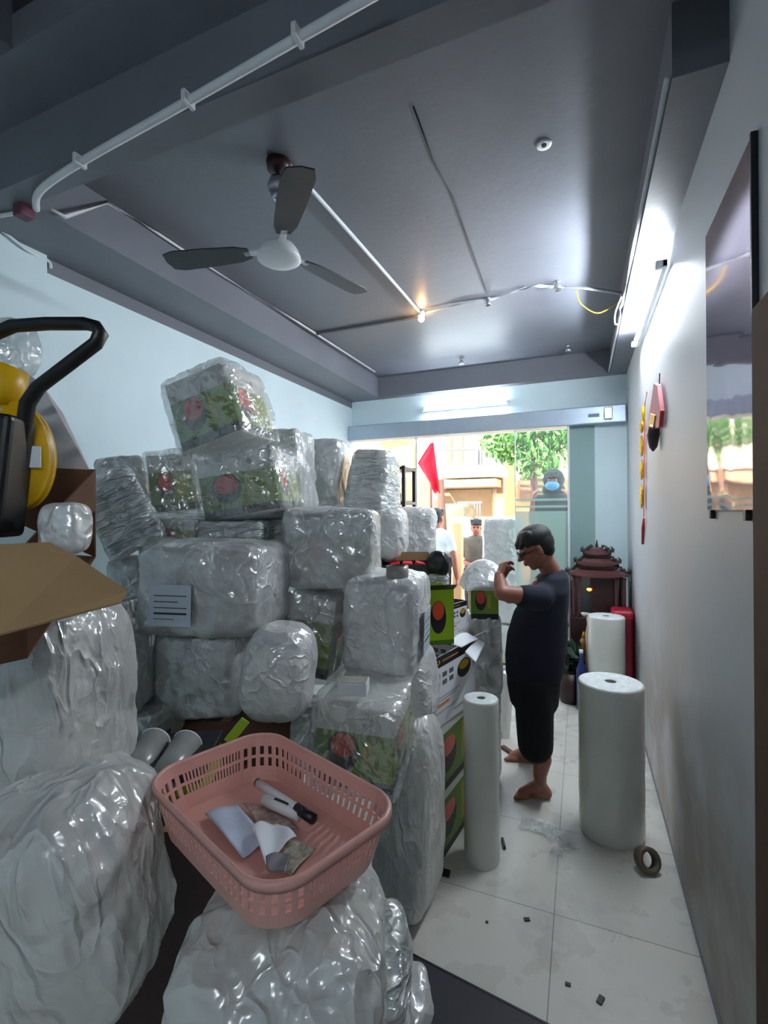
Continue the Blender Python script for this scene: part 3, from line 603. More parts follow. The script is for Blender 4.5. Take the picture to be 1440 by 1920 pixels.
# ------------------------------------------------------------------ pink basket
zr = 1.20; hb = .092
cs = [onz(u, v, zr) for u, v in ((500, 1370), (724, 1500), (572, 1694), (310, 1466))]
C0 = sum(cs, Vector())/4-RT*.018; e1 = ((cs[1]-cs[0])+(cs[2]-cs[3])); e2 = ((cs[3]-cs[0])+(cs[2]-cs[1])); L1, L2 = e1.length/2+.035, e2.length/2+.035
ang = math.atan2(e1.y, e1.x)
t = thing('pink_basket', 'pink plastic basket with slotted sides on top of the crumpled bundle', 'basket', (C0.x, C0.y, zr-hb), (0, 0, ang)); BK = t
def rrect(lx, ly, r, n=12, side=34):
    P = []
    hx, hy = lx/2-r, ly/2-r
    for k, (sx, sy) in enumerate(((1, 1), (-1, 1), (-1, -1), (1, -1))):
        for i in range(n): a = k*PI/2+PI/2*i/n; P.append((sx*hx+r*math.cos(a), sy*hy+r*math.sin(a)))
        nx_, ny_ = [(-1, 1), (-1, -1), (1, -1), (1, 1)][k]; a = (k+1)*PI/2
        p0 = (sx*hx+r*math.cos(a), sy*hy+r*math.sin(a)); p1 = (nx_*hx+r*math.cos(a), ny_*hy+r*math.sin(a))
        for i in range(side): P.append((p0[0]+(p1[0]-p0[0])*i/side, p0[1]+(p1[1]-p0[1])*i/side))
    return P
def brow(k, z, r=.075): return [Vector((x, y, z)) for x, y in rrect(L1*k, L2*k, r)]
bm = bmesh.new(); levels = [(0.0, .86), (.012, .875), (.030, .90), (.048, .92), (.054, .928), (.072, .945), (.082, .955), (.092, .965)]
rows = [[bm.verts.new(p) for p in brow(k, z)] for z, k in levels]; n_ = len(rows[0])
for j in range(len(rows)-1):
    for i in range(n_):
        if j in (2, 4) and i % 2 == 0: continue
        bm.faces.new((rows[j][i], rows[j][(i+1) % n_], rows[j+1][(i+1) % n_], rows[j+1][i]))
bm.faces.new(rows[0])
o = obj('body', bm, 'pink', t); md = o.modifiers.new('thickness', 'SOLIDIFY'); md.thickness = .003; md.offset = 0
bm = bmesh.new(); pr = [(.958, .090), (.965, .097), (.985, .099), (1.0, .093), (1.003, .082), (.99, .084), (.972, .088)]
rows = [[bm.verts.new(p) for p in brow(k, z)] for k, z in pr]
for j in range(len(rows)):
    A, Bq = rows[j], rows[(j+1) % len(rows)]
    for i in range(n_): bm.faces.new((A[i], A[(i+1) % n_], Bq[(i+1) % n_], Bq[i]))
obj('rim', bm, 'pink', t, True)
zb_ = zr-hb+.004
def flat(name, label, pts, m, z, cat='paper', th=.0015, wav=.004):
    P = [onz(u, v, z) for u, v in pts]; c = sum(P, Vector())/4
    def fn(s_, t_): p = P[0].lerp(P[1], s_).lerp(P[3].lerp(P[2], s_), t_)-c; p.z += wav*math.sin(5*s_+4*t_)+wav; return p
    o = quad_sheet(None, 10, 10, fn, th, name, m); o.location = c; return tag(o, label, cat)
flat('paper_slip', 'pale blue paper slip lying in the pink basket', [(384, 1530), (446, 1508), (500, 1585), (455, 1610)], mat('pale_blue_paper', '#c3cfe4', .6), zb_+.002)
flat('paper_slip', 'crumpled white paper in the middle of the pink basket', [(470, 1560), (520, 1545), (556, 1580), (498, 1622)], 'paper', zb_+.006, wav=.008)
flat('printed_card', 'printed card with fine lines at the near corner of the basket', [(540, 1580), (592, 1592), (545, 1650), (520, 1630)], mat('striped_card', '#a9a494', .5, var=.35, scale=90), zb_+.004)
flat('grey_pouch', 'dark grey pouch near the front corner inside the basket', [(498, 1610), (545, 1600), (536, 1645), (500, 1632)], mat('grey_pouch', '#77787e', .4, var=.2), zb_+.012, 'pouch')
flat('paper_scrap', 'brownish paper scraps beside the marker in the basket', [(455, 1510), (520, 1525), (560, 1560), (490, 1560)], mat('scrap_paper', '#a98d84', .6, var=.3, scale=70), zb_+.001)
a_, b_ = onz(484, 1468, zb_+.02), onz(588, 1536, zb_+.02); t = thing('marker_pen', 'white marker pen with black cap lying in the pink basket', 'pen', a_.lerp(b_, .5)); d = b_-a_
obj('barrel', T([a_-t.location, a_-t.location+d*.72], .0085, 16), 'white', t, True); obj('cap', T([a_-t.location+d*.72, b_-t.location], .0105, 16), 'black', t, True)
obj('tip_end', T([a_-t.location-d*.02, a_-t.location], .0088, 16), 'black', t, True); obj('clip', B((-.002, -.002, -.001), (.002, .002, .001)), 'black', t)
a_, b_ = onz(496, 1500, zb_+.012), onz(562, 1528, zb_+.012); t = thing('glue_tube', 'short white tube with dark stripe next to the marker pen', 'tube', a_.lerp(b_, .5)); d = b_-a_
obj('barrel', T([a_-t.location, b_-t.location], .0125, 16), 'white', t, True); obj('stripe', B((-.02, -.003, .0115), (.02, .003, .0135), 0, Matrix.Rotation(math.atan2(d.y, d.x), 4, 'Z')), 'black', t)

# dark flat crate on the floor in front
p1, p2 = onz(688, 1745, .06), onz(1030, 1922, .06); d = (p2-p1); a_ = math.atan2(d.y, d.x)
t = thing('black_board', 'flat black board lying on the floor at the bottom of the view', 'board', (p1.x, p1.y, 0), (0, 0, a_))
obj('panel', B((-.25, -.62, .004), (d.length+.12, 0, .06), .004), mat('dark_blue_black_sheet', '#171626', .55), t)
obj('edge_strip', B((-.25, -.004, .0), (d.length+.12, .004, .062), .001), 'black', t)
package('small white wrap bump at the bottom edge over the black board', 775, 1932, .9, 60, 40, .12, wrap='wrapwhite', box=None, sharp=3, n=14)

# ------------------------------------------------------------------ rolls of bubble wrap
def roll_of_wrap(label, x, y, r, h, rc=.03, z=0, tilt=(0, 0), group='rolls of bubble wrap standing on the floor'):
    t = thing('bubble_wrap_roll', label, 'roll', (x, y, z), (R(tilt[0]), R(tilt[1]), 0), group)
    bm = bmesh.new(); n = 56; prof = [(r*.985, 0), (r, .01)]+[(r*(1+.008*math.sin(k*2.3)), h*k/12) for k in range(1, 12)]+[(r, h-.012), (r*.985, h-.003), (r*.94, h)]
    lathe(bm, prof, n, cap=False)
    for v in bm.verts: s_ = 1+.006*noise.noise(Vector((v.co.x*9, v.co.y*9, x*5))); v.co.x *= s_; v.co.y *= s_
    obj('film', bm, 'roll', t, True)
    obj('rolled_end', lathe(bmesh.new(), [(r*.945, h-.001), (r*.8, h+.003), (r*.6, h+.001), (rc*1.3, h+.003), (rc, h), (rc, h-.02)], n, cap=False), 'rolltop', t, True)
    obj('core', lathe(bmesh.new(), [(rc, 0), (rc, h-.002), (rc*.88, h-.002), (rc*.88, h-.3), (.002, h-.3)], 28, cap=False), 'core', t, True)
    return t
roll_of_wrap('slim upright roll of bubble wrap left of the man, by open boxes', -.475, 2.42, .088, .81, .021)
roll_of_wrap('biggest upright bubble wrap roll, right foreground near the wall', .142, 2.90, .165, .815, .030)
p = onz(1139, 1345, 0); roll_of_wrap('upright bubble wrap roll further back in front of the shrine', p.x, p.y+.1, .148, .84, .028)
p = onz(938, 1385, 0); roll_of_wrap('thin leaning wrap roll behind the man at the boxes', p.x+.02, p.y+.05, .045, .50, .012, tilt=(0, 4))
p = onz(1214, 1632, 0); t = thing('tape_roll', 'brown packing tape roll on the floor by the big bubble wrap roll', 'tape', p+Vector((0, 0, .0)), (0, 0, R(30)))
obj('tape', lathe(bmesh.new(), [(.038, -.024), (.055, -.024), (.056, 0), (.055, .024), (.038, .024), (.038, -.024)], 40, Matrix.Translation((0, 0, .052)) @ Matrix.Rotation(R(62), 4, 'X'), cap=False), mat('brown_tape', '#6a5a4a', .35), t, True)
obj('core', lathe(bmesh.new(), [(.036, -.024), (.038, -.024), (.038, .024), (.036, .024), (.036, -.024)], 40, Matrix.Translation((0, 0, .052)) @ Matrix.Rotation(R(62), 4, 'X'), cap=False), 'core', t, True)

# ------------------------------------------------------------------ stack of printed cartons along the aisle
def printed(label, x0, x1, y0, y1, z0, z1, m, rot=0, tilt=0, open_top=False, group='printed cartons stacked along the aisle'):
    c = Vector(((x0+x1)/2, (y0+y1)/2, z0)); t = thing('printed_carton', label, 'carton', c, (0, R(tilt), R(rot)), group)
    W, D, H = (x1-x0)/2, (y1-y0)/2, z1-z0
    if not open_top: obj('body', B((-W, -D, 0), (W, D, H), .003), m, t); return t
    bm = bmesh.new()
    for a_, b_ in (((-W, -D, 0), (-W+.004, D, H)), ((W-.004, -D, 0), (W, D, H)), ((-W, -D, 0), (W, -D+.004, H)), ((-W, D-.004, 0), (W, D, H)), ((-W, -D, 0), (W, D, .004))): bx(bm, a_, b_)
    obj('body', bm, m, t)
    return t
def flap(t, a, b, c_, d_, m='black'):
    bm = bmesh.new(); bm.faces.new([bm.verts.new(Vector(p)) for p in (a, b, c_, d_)]); o = obj('flap', bm, m, t); md = o.modifiers.new('thickness', 'SOLIDIFY'); md.thickness = .003; return o
printed('green printed carton at the bottom of the aisle stack', -.98, -.63, 2.27, 2.76, 0, .335, 'darkgreenbox', -8)
printed('green printed carton second from the floor in the aisle stack', -.97, -.625, 2.25, 2.76, .337, .675, 'darkgreenbox', -9)
t = printed('white carton with black top band and gold ring, third in aisle stack', -.96, -.62, 2.24, 2.74, .677, 1.03, 'whitebox', -12, open_top=True)
flap(t, (-.17, -.25, .352), (.17, -.25, .352), (.16, -.31, .40), (-.16, -.31, .40), 'black')
t = printed('white open carton with black band right behind the gold ring carton', -.90, -.65, 2.84, 3.06, .56, .97, 'whitebox', -14, open_top=True)
flap(t, (.13, -.15, .408), (.13, .15, .408), (.19, .14, .44), (.19, -.14, .44), 'paper')
printed('carton hidden under the white open carton with paper on it', -.90, -.65, 2.84, 3.06, .0, .558, 'whitebox', -14)
t = printed('lime green open carton with orange and black circle, standing high', -.80, -.66, 2.36, 2.58, 1.07, 1.35, 'limebox', 34, open_top=True)
flap(t, (-.07, -.11, .28), (.07, -.11, .28), (.07, -.16, .31), (-.07, -.16, .31), 'black')
t = printed('white and black carton open between the lime one and the wrapped box', -.93, -.70, 2.82, 3.04, .99, 1.19, 'whitebox', -16, open_top=True)
flap(t, (-.125, -.15, .19), (.125, -.15, .19), (.125, -.2, .16), (-.125, -.2, .16), 'black')
def paper(label, pts, w, wav=.01):
    P = [S(*p) for p in pts]; c = sum(P, Vector())/4
    def fn(s_, t_): p = P[0].lerp(P[1], s_).lerp(P[3].lerp(P[2], s_), t_)-c; p.z += wav*math.sin(3.2*s_)*math.sin(2+t_); return p
    o = quad_sheet(None, 12, 8, fn, .0015, 'paper_sheet', 'paper'); o.location = c; return tag(o, label, 'paper', 'white papers on the open cartons')
paper('white paper sheet curling over the open cartons beside the man', [(840, 1206, 2.55), (876, 1186, 2.75), (898, 1198, 2.72), (866, 1214, 2.55)], 2.6, .02)
paper('narrow white paper sheet beside the curled one, over right carton', [(872, 1222, 2.55), (898, 1200, 2.8), (910, 1206, 2.78), (892, 1242, 2.5)], 2.6, .01)
package('tall grey wrapped package under the green box the man packs', 908, 1228, 3.10, 62, 150, .22, a=-4, wrap='wrapmid', box='foam', sharp=7, n=22)
package('white wrapped package at the bottom, behind the man by the aisle', 908, 1370, 3.10, 62, 130, .22, a=-4, wrap='wrapwhite', box=None, sharp=7, ground=True, n=20)
# the carton being packed
pc = S(909, 1162, 3.10); t = thing('packed_carton', 'green and black carton being covered with bubble wrap by the man', 'carton', pc, (0, 0, BASEYAW+R(-6)))
obj('body', B((-.088, 0, 0), (.088, .26, .27), .003), 'green', t)
def wf(s_, t_):
    a = PI*(.04+.88*s_); b_ = PI/2*(.1+1.1*t_); return Vector((-.155*math.cos(a)+.035-.02*t_, -.05+.20*t_, .175+.205*math.sin(a)*math.sin(b_)+.006*math.sin(9*t_+5*s_)))
o = quad_sheet(None, 28, 14, wf, .006, 'bubble_wrap_sheet', 'wrapmid'); o.location = pc; o.rotation_euler = (0, 0, BASEYAW); tag(o, 'white sheet of bubble wrap arched over the green carton by the man', 'wrap')
# cardboard box with red goods behind, black bag
p = S(760, 1082, 2.72); t = thing('cardboard_box', 'open brown cardboard box with tan flap behind the tape topped carton', 'box', p, (0, 0, BASEYAW+R(-4)))
bm = bmesh.new()
for a_, b_ in (((-.135, 0, 0), (.135, .004, .07)), ((-.135, .2, 0), (.135, .204, .12)), ((-.135, 0, 0), (-.131, .2, .1)), ((.131, 0, 0), (.135, .2, .1)), ((-.135, 0, 0), (.135, .2, .004))): bx(bm, a_, b_)
obj('body', bm, 'black', t); obj('flap', B((-.14, .03, .095), (.135, .034, .145), 0, Matrix.Rotation(R(-8), 4, 'X')), 'card', t)
for i in range(3):
    o = obj('red_packet', B((-.03, -.03, 0), (.03, .03, .07), .008), 'redcloth'); o.location = p+frame(Vector((0, 0, 0)), 0).to_3x3() @ Vector((-.05+.062*i, .05, .012)); o.rotation_euler = (R(8), R(-10+12*i), BASEYAW)
    tag(o, ['left', 'middle', 'right'][i]+' one of three red packets in the brown cardboard box', 'packet', 'red packets in the cardboard box')
t = thing('black_bag', 'black plastic bag beside the cardboard box of red packets', 'bag', S(822, 1074, 2.75)); link('film', lump_mesh('film', (.11, .10, .11), 55, 3, .02, .012, 16), 'blacksoft', t, True).location = (0, 0, .055)
package('small white bundle under the black plastic bag', 822, 1092, 2.70, 44, 34, .16, wrap='wrapsilver', box=None, sharp=4, n=16)
package('supporting white wrapped carton under the cardboard box', 745, 1160, 2.9, 90, 150, .26, a=-4, wrap='wrapwhite', box=None, sharp=8, n=16)
# on top of packages
tp = S(745, 1103, 2.12)+Vector((0, 0, .03)); t = thing('tape_roll', 'grey packing tape roll standing on top of the grey wrapped carton', 'tape', tp)
obj('tape', lathe(bmesh.new(), [(.038, 0), (.049, 0), (.05, .035), (.049, .07), (.038, .07), (.038, 0)], 40, cap=False), mat('grey_tape', '#96928c', .3), t, True); obj('core', lathe(bmesh.new(), [(.036, 0), (.038, 0), (.038, .072), (.036, .072), (.036, 0)], 40, cap=False), 'core', t, True)
tp = S(660, 1306, 1.74); t = thing('small_box', 'small white box on top of the carton with pink circle', 'box', tp, (0, 0, BASEYAW+R(-6)))
obj('body', B((-.053, 0, 0), (.053, .08, .046), .002), 'white', t); obj('lid', B((-.05, .003, .046), (.05, .077, .048), .001), mat('grey_box_lid', '#a9a49c', .5), t)

# ------------------------------------------------------------------ back of the room
t = thing('metal_shelf', 'black slotted metal shelf standing in the far left corner by the glass', 'shelf', (-2.35, 4.75, 0))
xs = (ony(652, 900, 4.75).x+2.35, ony(757, 900, 4.75).x+2.35)
for x in xs:
    for y in (0, .34): obj('post', B((x-.018, y-.018, 0), (x+.018, y+.018, 2.24), .002), 'black', t)
for z in (.4, .95, 1.45, 1.83, 2.2): obj('shelf_board', B((xs[0]-.02, -.02, z), (xs[1]+.02, .36, z+.03), .002), 'black', t)
def onshelf(name, label, u, z, w, h, m, cat, d=.12):
    x = ony(u, 900, 4.85).x; o = obj(name, B((-w/2, -d/2, 0), (w/2, d/2, h), .012), m); o.location = (x, 4.88, z); return tag(o, label, cat)
onshelf('yellow_case', 'yellow case with black strap on top of the black shelf', 697, 2.231, .12, .11, 'yellow', 'case')
o = onshelf('yellow_case', 'small yellow item on the left end of the black shelf', 668, 2.231, .08, .06, 'yellow', 'case')
t = thing('clear_bag', 'clear plastic bag lying on top of the black metal shelf', 'bag', (ony(742, 860, 4.9).x, 4.9, 2.231)); link('film', lump_mesh('film', (.20, .2, .10), 77, 3, .03, .01, 16), 'wrapclear', t, True).location = (0, 0, .055)
for u, z, w_, h, m in ((738, 1.861, .12, .10, 'black'), (742, 1.481, .16, .22, 'dark'), (715, 1.481, .12, .15, 'greyrough')):
    onshelf('dark_case', {1.861: 'dark case on the second highest board of the black shelf', 1.481: 'tall dark case on the third board of the black shelf' if m == 'dark' else 'grey case left of the tall dark case on the black shelf'}[z], u, z, w_, h, m, 'case')

# shrine
sx, sy = .135, 5.06; t = thing('altar_shrine', 'dark carved wooden shrine with three tiered pagoda roof in the corner', 'shrine', (sx, sy, 0))
def roofbm(w, d, h, z, k=.45):
    bm = bmesh.new(); N_ = 14; ring_b = []
    for s_ in range(4):
        for i in range(N_):
            t_ = i/N_; c_ = [(-1, -1), (1, -1), (1, 1), (-1, 1)]; a, b_ = c_[s_], c_[(s_+1) % 4]
            x, y = a[0]+(b_[0]-a[0])*t_, a[1]+(b_[1]-a[1])*t_; up = (abs(2*t_-1))**3*.035
            ring_b.append((x, y, up))
    rows = []
    for f_, zz, uu in ((1, 0, 1), (1.0, .012, 1), (.8, h*.35, .5), (k+.1, h*.8, .1), (k, h, 0)):
        rows.append([bm.verts.new((x*w*f_, y*d*f_, z+zz+up*uu)) for x, y, up in ring_b])
    for A, Bq in zip(rows, rows[1:]):
        for j in range(len(A)): bm.faces.new((A[j], A[(j+1) % len(A)], Bq[(j+1) % len(A)], Bq[j]))
    bm.faces.new(rows[0]); bm.faces.new(rows[-1]); return bm
obj('roof', roofbm(.26, .19, .085, 1.125), 'wood', t); obj('frieze', B((-.17, -.12, 1.20), (.17, .12, 1.235)), 'woodd', t)
obj('roof', roofbm(.185, .14, .08, 1.225), 'wood', t); obj('frieze', B((-.11, -.08, 1.30), (.11, .08, 1.33)), 'woodd', t)
obj('roof', roofbm(.125, .10, .075, 1.325, .3), 'wood', t)
obj('finial', T([(0, -.02, 1.39), (0, -.02, 1.42), (0, -.02, 1.47)], [.015, .012, .004], 8), 'black', t, True)
rnd = random.Random(5)
bm = bmesh.new()
for s_ in (-1, 1):
    for (x0, z0), (x1, z1) in (((.27, 1.16), (.17, 1.23)), ((.19, 1.26), (.11, 1.32)), ((.13, 1.36), (.05, 1.42))):
        pts = [Vector((s_*(x0+(x1-x0)*i/10)+.006*math.sin(i*2), -.10+.05*i/10, z0+(z1-z0)*i/10+.014*math.sin(i*1.9))) for i in range(11)]
        tube(bm, pts, [.013+.006*math.sin(i*1.4) for i in range(11)], 7); tube(bm, [pts[0], pts[0]+Vector((s_*.01, 0, .03)), pts[0]+Vector((s_*-.012, 0, .055))], [.016, .011, .004], 7)
obj('dragon_carving', bm, mat('dark_carving', '#3a3c38', .5, var=.3, scale=40), t, True)
for x in (-.21, -.16, .16, .225): obj('column', lathe(bmesh.new(), [(.02, .74), (.016, .78), (.015, 1.08), (.02, 1.13)], 16, Matrix.Translation((x, -.14, 0))), 'wood', t, True)
obj('back_panel', B((-.06, -.10, .74), (.17, .12, 1.13)), 'woodd', t); obj('side_panel', B((.20, -.12, .74), (.215, .15, 1.13)), 'woodd', t)
obj('base_cabinet', B((-.24, -.16, .02), (.25, .17, .74), .01), 'woodd', t); obj('plinth', B((-.26, -.18, 0), (.27, .19, .05), .006), 'wood', t)
def small(name, label, cat, x, y, z, prof, m, extra=None):
    q_ = thing(name, label, cat, (x, y, z)); obj('vessel', lathe(bmesh.new(), prof, 20), m, q_, True)
    if extra: obj(extra[0], lathe(bmesh.new(), extra[1], 16), extra[2], q_, True)
    return q_
small('altar_lamp', 'small glowing orange lamp inside the dark shrine', 'lamp', sx-.07, sy-.125, .99, [(.01, 0), (.022, .008), (.024, .02), (.01, .03)], 'orange', ('cap', [(.012, .03), (.004, .05)], 'woodd'))
small('offering_bowl', 'pale bowl standing in the open left bay of the shrine', 'bowl', sx-.11, sy-.12, .742, [(.02, 0), (.025, .01), (.045, .035), (.04, .035), (.02, .012)], 'white')
small('figurine', 'small golden brown figurine by the foot of the shrine', 'figurine', sx-.12, sy-.34, .0, [(.05, 0), (.06, .04), (.04, .30), (.05, .42), (.03, .52), (.035, .57), (.008, .61)], mat('brown_glaze', '#9a6a3c', .3), ('crown', [(.02, .60), (.008, .65)], 'gold'))
small('figurine', 'pale figurine on the shrine front, left of the third wrap roll', 'figurine', .075, 4.62, .0, [(.06, 0), (.06, .3), (.045, .5), (.05, .66), (.035, .74), (.04, .80), (.01, .84)], mat('pale_glaze', '#b99c80', .3))
q_ = small('plant_pot', 'dark maroon pot with dark green plant behind the man', 'plant', -.10, 4.72, .0, [(.09, 0), (.11, .05), (.12, .28), (.10, .28), (.09, .24)], 'woodd', ('soil', [(.09, .25), (.02, .26)], 'carddark'))
leaf_ball('foliage', q_, (0, 0, .42), .16, 260, 'darkleaf', .06)
q_ = thing('tall_plant', 'tall dark leafy plant between the man and the shrine', 'plant', (-.27, 5.0, 0)); obj('stem', T([(0, 0, 0), (.02, 0, .5), (0, .02, 1.0)], [.012, .01, .006], 8), 'darkleaf', q_, True)
for z in (.62, .78, .95): leaf_ball('foliage', q_, (0, 0, z), .13, 150, 'darkleaf', .055)
small('blue_bottle', 'small dark blue bottle beside the maroon pot', 'bottle', -.01, 4.55, .0, [(.035, 0), (.04, .02), (.04, .36), (.015, .44), (.014, .5)], mat('blue_glass', '#23306b', .15), ('cap', [(.016, .5), (.016, .53)], 'white'))
t = thing('red_chest', 'crimson lacquered cabinet against right wall behind the wrap rolls', 'cabinet', (.335, 4.78, 0))
obj('body', B((-.085, -.11, 0), (.08, .11, .80), .02), mat('maroon_lacquer', '#7a1228', .3), t); obj('cover', B((-.095, -.12, .78), (.087, .12, .87), .03), 'red', t)
small('dark_shoe_pair', 'dark object on the floor just left of the big roll', 'shoe', .05, 4.35, 0, [(.04, 0), (.055, .02), (.05, .22), (.02, .24)], 'black')

# ------------------------------------------------------------------ right wall
q = N('wavy_mirror'); q.b.inputs['Metallic'].default_value = 1; q.b.inputs['Roughness'].default_value = .06; q.b.inputs['Base Color'].default_value = rgb('#b9a4ae')
s = q.n('SeparateXYZ'); q.l(q.tc.outputs['Generated'], s.inputs[0]); lowm = q.ramp(s.outputs[2], .5, .35, 0, 1)
b1_ = q.n('Bump'); b1_.inputs['Distance'].default_value = .02; b1_.inputs['Strength'].default_value = .3; q.l(q.math('MULTIPLY', q.noise(3.5, 1, dist=.5), lowm), b1_.inputs['Height']); q.l(b1_.outputs[0], q.b.inputs['Normal'])
M['mirror'] = q.m
t = thing('wall_mirror', 'tall narrow mirror sheet with wavy lower half on the right wall', 'mirror', (XR, 1.76, 1.75))
obj('sheet', B((-.012, -.25, 0), (-.006, .25, .97)), 'mirror', t); obj('backing', B((-.006, -.255, -.005), (0, .255, .975)), 'black', t)
obj('edge_strip', B((-.016, -.256, .5), (-.004, -.246, .975)), 'black', t)
for y_ in (-.18, .2): obj('bracket', B((-.016, y_-.012, -.03), (-.002, y_+.012, .0), .002), 'black', t)
struct('trim_15', B((XR-.03, 1.15, 0), (XR, 1.46, 2.25), .004), 'carddark')
def wall_pt(u, v): return onx(u, v, XR-.015)
p = wall_pt(1234, 838); t = thing('wall_ornament', 'red and gold hanging new year ornament with dark tassel on right wall', 'ornament', wall_pt(1232, 712))
L = lambda u, v: wall_pt(u, v)-t.location
obj('cord', T([L(1237, 700), L(1236, 722)], .003, 6), 'black', t)
def plate(name, pts, m, parent, th=.02):
    bm = bmesh.new(); f = bm.faces.new([bm.verts.new(p) for p in pts]); e = bmesh.ops.extrude_face_region(bm, geom=[f]); 
    for v in [x for x in e['geom'] if isinstance(x, bmesh.types.BMVert)]: v.co.x -= th
    return obj(name, bm, m, parent)
plate('red_panel', [L(1233, 718), L(1240, 722), L(1246, 770), L(1243, 800), L(1226, 808), L(1222, 790), L(1229, 745)], 'red', t)
plate('gold_emblem', [L(1229, 775)+Vector((-.021, 0, 0)), L(1238, 778)+Vector((-.021, 0, 0)), L(1234, 805)+Vector((-.021, 0, 0)), L(1222, 803)+Vector((-.021, 0, 0))], 'gold', t, .006)
obj('tassel', T([L(1234, 800)+Vector((-.02, 0, 0)), L(1232, 815)+Vector((-.02, 0, 0)), L(1232, 838)+Vector((-.02, 0, 0)), L(1232, 846)+Vector((-.02, 0, 0))], [.028, .035, .022, .004], 12), 'woodd', t, True)
t = thing('gold_charm', 'string of gold ingot and coin charms with red tassel on right wall', 'ornament', wall_pt(1209, 750))
obj('cord', T([L(1213, 735), L(1209, 760), L(1207, 970)], .003, 6), 'redcloth', t)
for i, (v0, v1, w_) in enumerate(((760, 790, 7), (788, 812, 7), (816, 856, 7), (862, 900, 7), (908, 954, 9))):
    c_ = L(1206 if i else 1209, (v0+v1)/2); hh = (L(1206, v0)-L(1206, v1)).length/2
    obj('charm', lathe(bmesh.new(), [(.2, -1), (.75, -.75), (1, -.2), (1, .3), (.7, .8), (.2, 1)], 16, Matrix.Translation(c_+Vector((-.01, 0, 0))) @ Matrix.Diagonal((.014, w_*.0045, hh, 1))), 'gold', t, True)
obj('tassel', T([L(1207, 972), L(1206, 990), L(1205, 1020)], [.006, .012, .009], 10), 'red', t, True)

# scraps on the floor
rnd = random.Random(3)
for i, (u, v, r_) in enumerate(((1000, 1548, .06), (1030, 1560, .05), (1062, 1585, .045), (1045, 1600, .03))):
    p = onz(u, v, 0); bm = bmesh.new(); bmesh.ops.create_grid(bm, x_segments=10, y_segments=10, size=r_)
    for q_ in bm.verts: q_.co.z = .012+.02*abs(noise.noise(q_.co*40+Vector((i*5, 0, 0)))); q_.co.x *= 1+.4*noise.noise(q_.co*20); q_.co.y *= 1+.4*noise.noise(q_.co*17+Vector((3, 1, 2)))
    o = obj('film_scrap', bm, 'film', None, False); o.location = (p.x, p.y, -.006); o.rotation_euler = (0, 0, i)
    tag(o, ['shiny clear film scrap nearest the man\'s foot', 'clear film scrap, second from the foot', 'clear film scrap nearest the big roll', 'smallest clear film scrap, furthest from the foot'][i], 'scrap', 'clear film scraps on the floor')
for i, (u, v, l_, w_, a_, lab) in enumerate(((944, 1585, .07, .012, 1.9, 'dark curved strip on the floor right of the slim roll'), (988, 1725, .025, .018, .4, 'dark speck on the floor in the middle foreground'),
        (1126, 1876, .035, .02, 1.2, 'dark leaf shaped scrap at the bottom of the floor'), (1065, 1847, .02, .014, 0, 'small brown scrap above the leaf shaped one'), (1063, 1312, .03, .02, 0, 'dark spot on the floor left of the third roll'),
        (913, 1730, .012, .01, 0, 'tiny dark crumb on floor, left of middle'), (950, 1408, .10, .035, 2.4, 'dark brown sandal on floor by the man\'s far foot'), (834, 1640, .05, .03, 0, 'black block at the foot of the aisle stack'))):
    p = onz(u, v, 0); o = obj('floor_scrap', B((-l_/2, -w_/2, 0), (l_/2, w_/2, .02 if l_ > .04 else .006), .002), 'black' if i != 6 else 'carddark'); o.location = p; o.rotation_euler = (0, 0, a_); tag(o, lab, 'scrap')

#@@PART4
# ------------------------------------------------------------------ people
class Blob:
    """overlapping closed shapes fused into one continuous skin"""
    def __init__(s): s.bm = bmesh.new()
    def cap(s, a, b, ra, rb, n=18, flat=1.0, up=None):
        a, b = Vector(a), Vector(b); d = b-a
        if d.length < 1e-6: return
        dn = d.normalized(); rows = []
        for k in range(1, 6): t_ = -PI/2+PI/2*k/5; rows.append((a+dn*ra*math.sin(t_)*.999, ra*math.cos(t_)))
        for k in range(0, 5): t_ = PI/2*k/5; rows.append((b+dn*rb*math.sin(t_), rb*math.cos(t_)))
        rs = [ring(s.bm, p, dn, (r, r*flat), n, up) for p, r in rows if r > 1e-4]
        for A, Bq in zip(rs, rs[1:]):
            for j in range(n): s.bm.faces.new((A[j], A[(j+1) % n], Bq[(j+1) % n], Bq[j]))
        s.bm.faces.new(rs[0][::-1]); s.bm.faces.new(rs[-1]); return s
    def chain(s, pts, rs, **k):
        for i in range(len(pts)-1): s.cap(pts[i], pts[i+1], rs[i], rs[i+1], **k)
    def ell(s, c, r, mtx=None):
        bmesh.ops.create_uvsphere(s.bm, u_segments=28, v_segments=18, radius=1, matrix=Matrix.Translation(c) @ (mtx or Matrix()) @ Matrix.Diagonal((r[0], r[1], r[2], 1)))
    def build(s, name, m, parent, voxel=.006, smooth=4):
        bmesh.ops.recalc_face_normals(s.bm, faces=s.bm.faces)
        me = bpy.data.meshes.new(name); s.bm.to_mesh(me); s.bm.free()
        o = link(name, me, m, parent)
        md = o.modifiers.new('fuse', 'REMESH'); md.mode = 'VOXEL'; md.voxel_size = voxel; md.use_smooth_shade = True
        if smooth: md = o.modifiers.new('soften', 'SMOOTH'); md.iterations = smooth; md.factor = .5
        return o
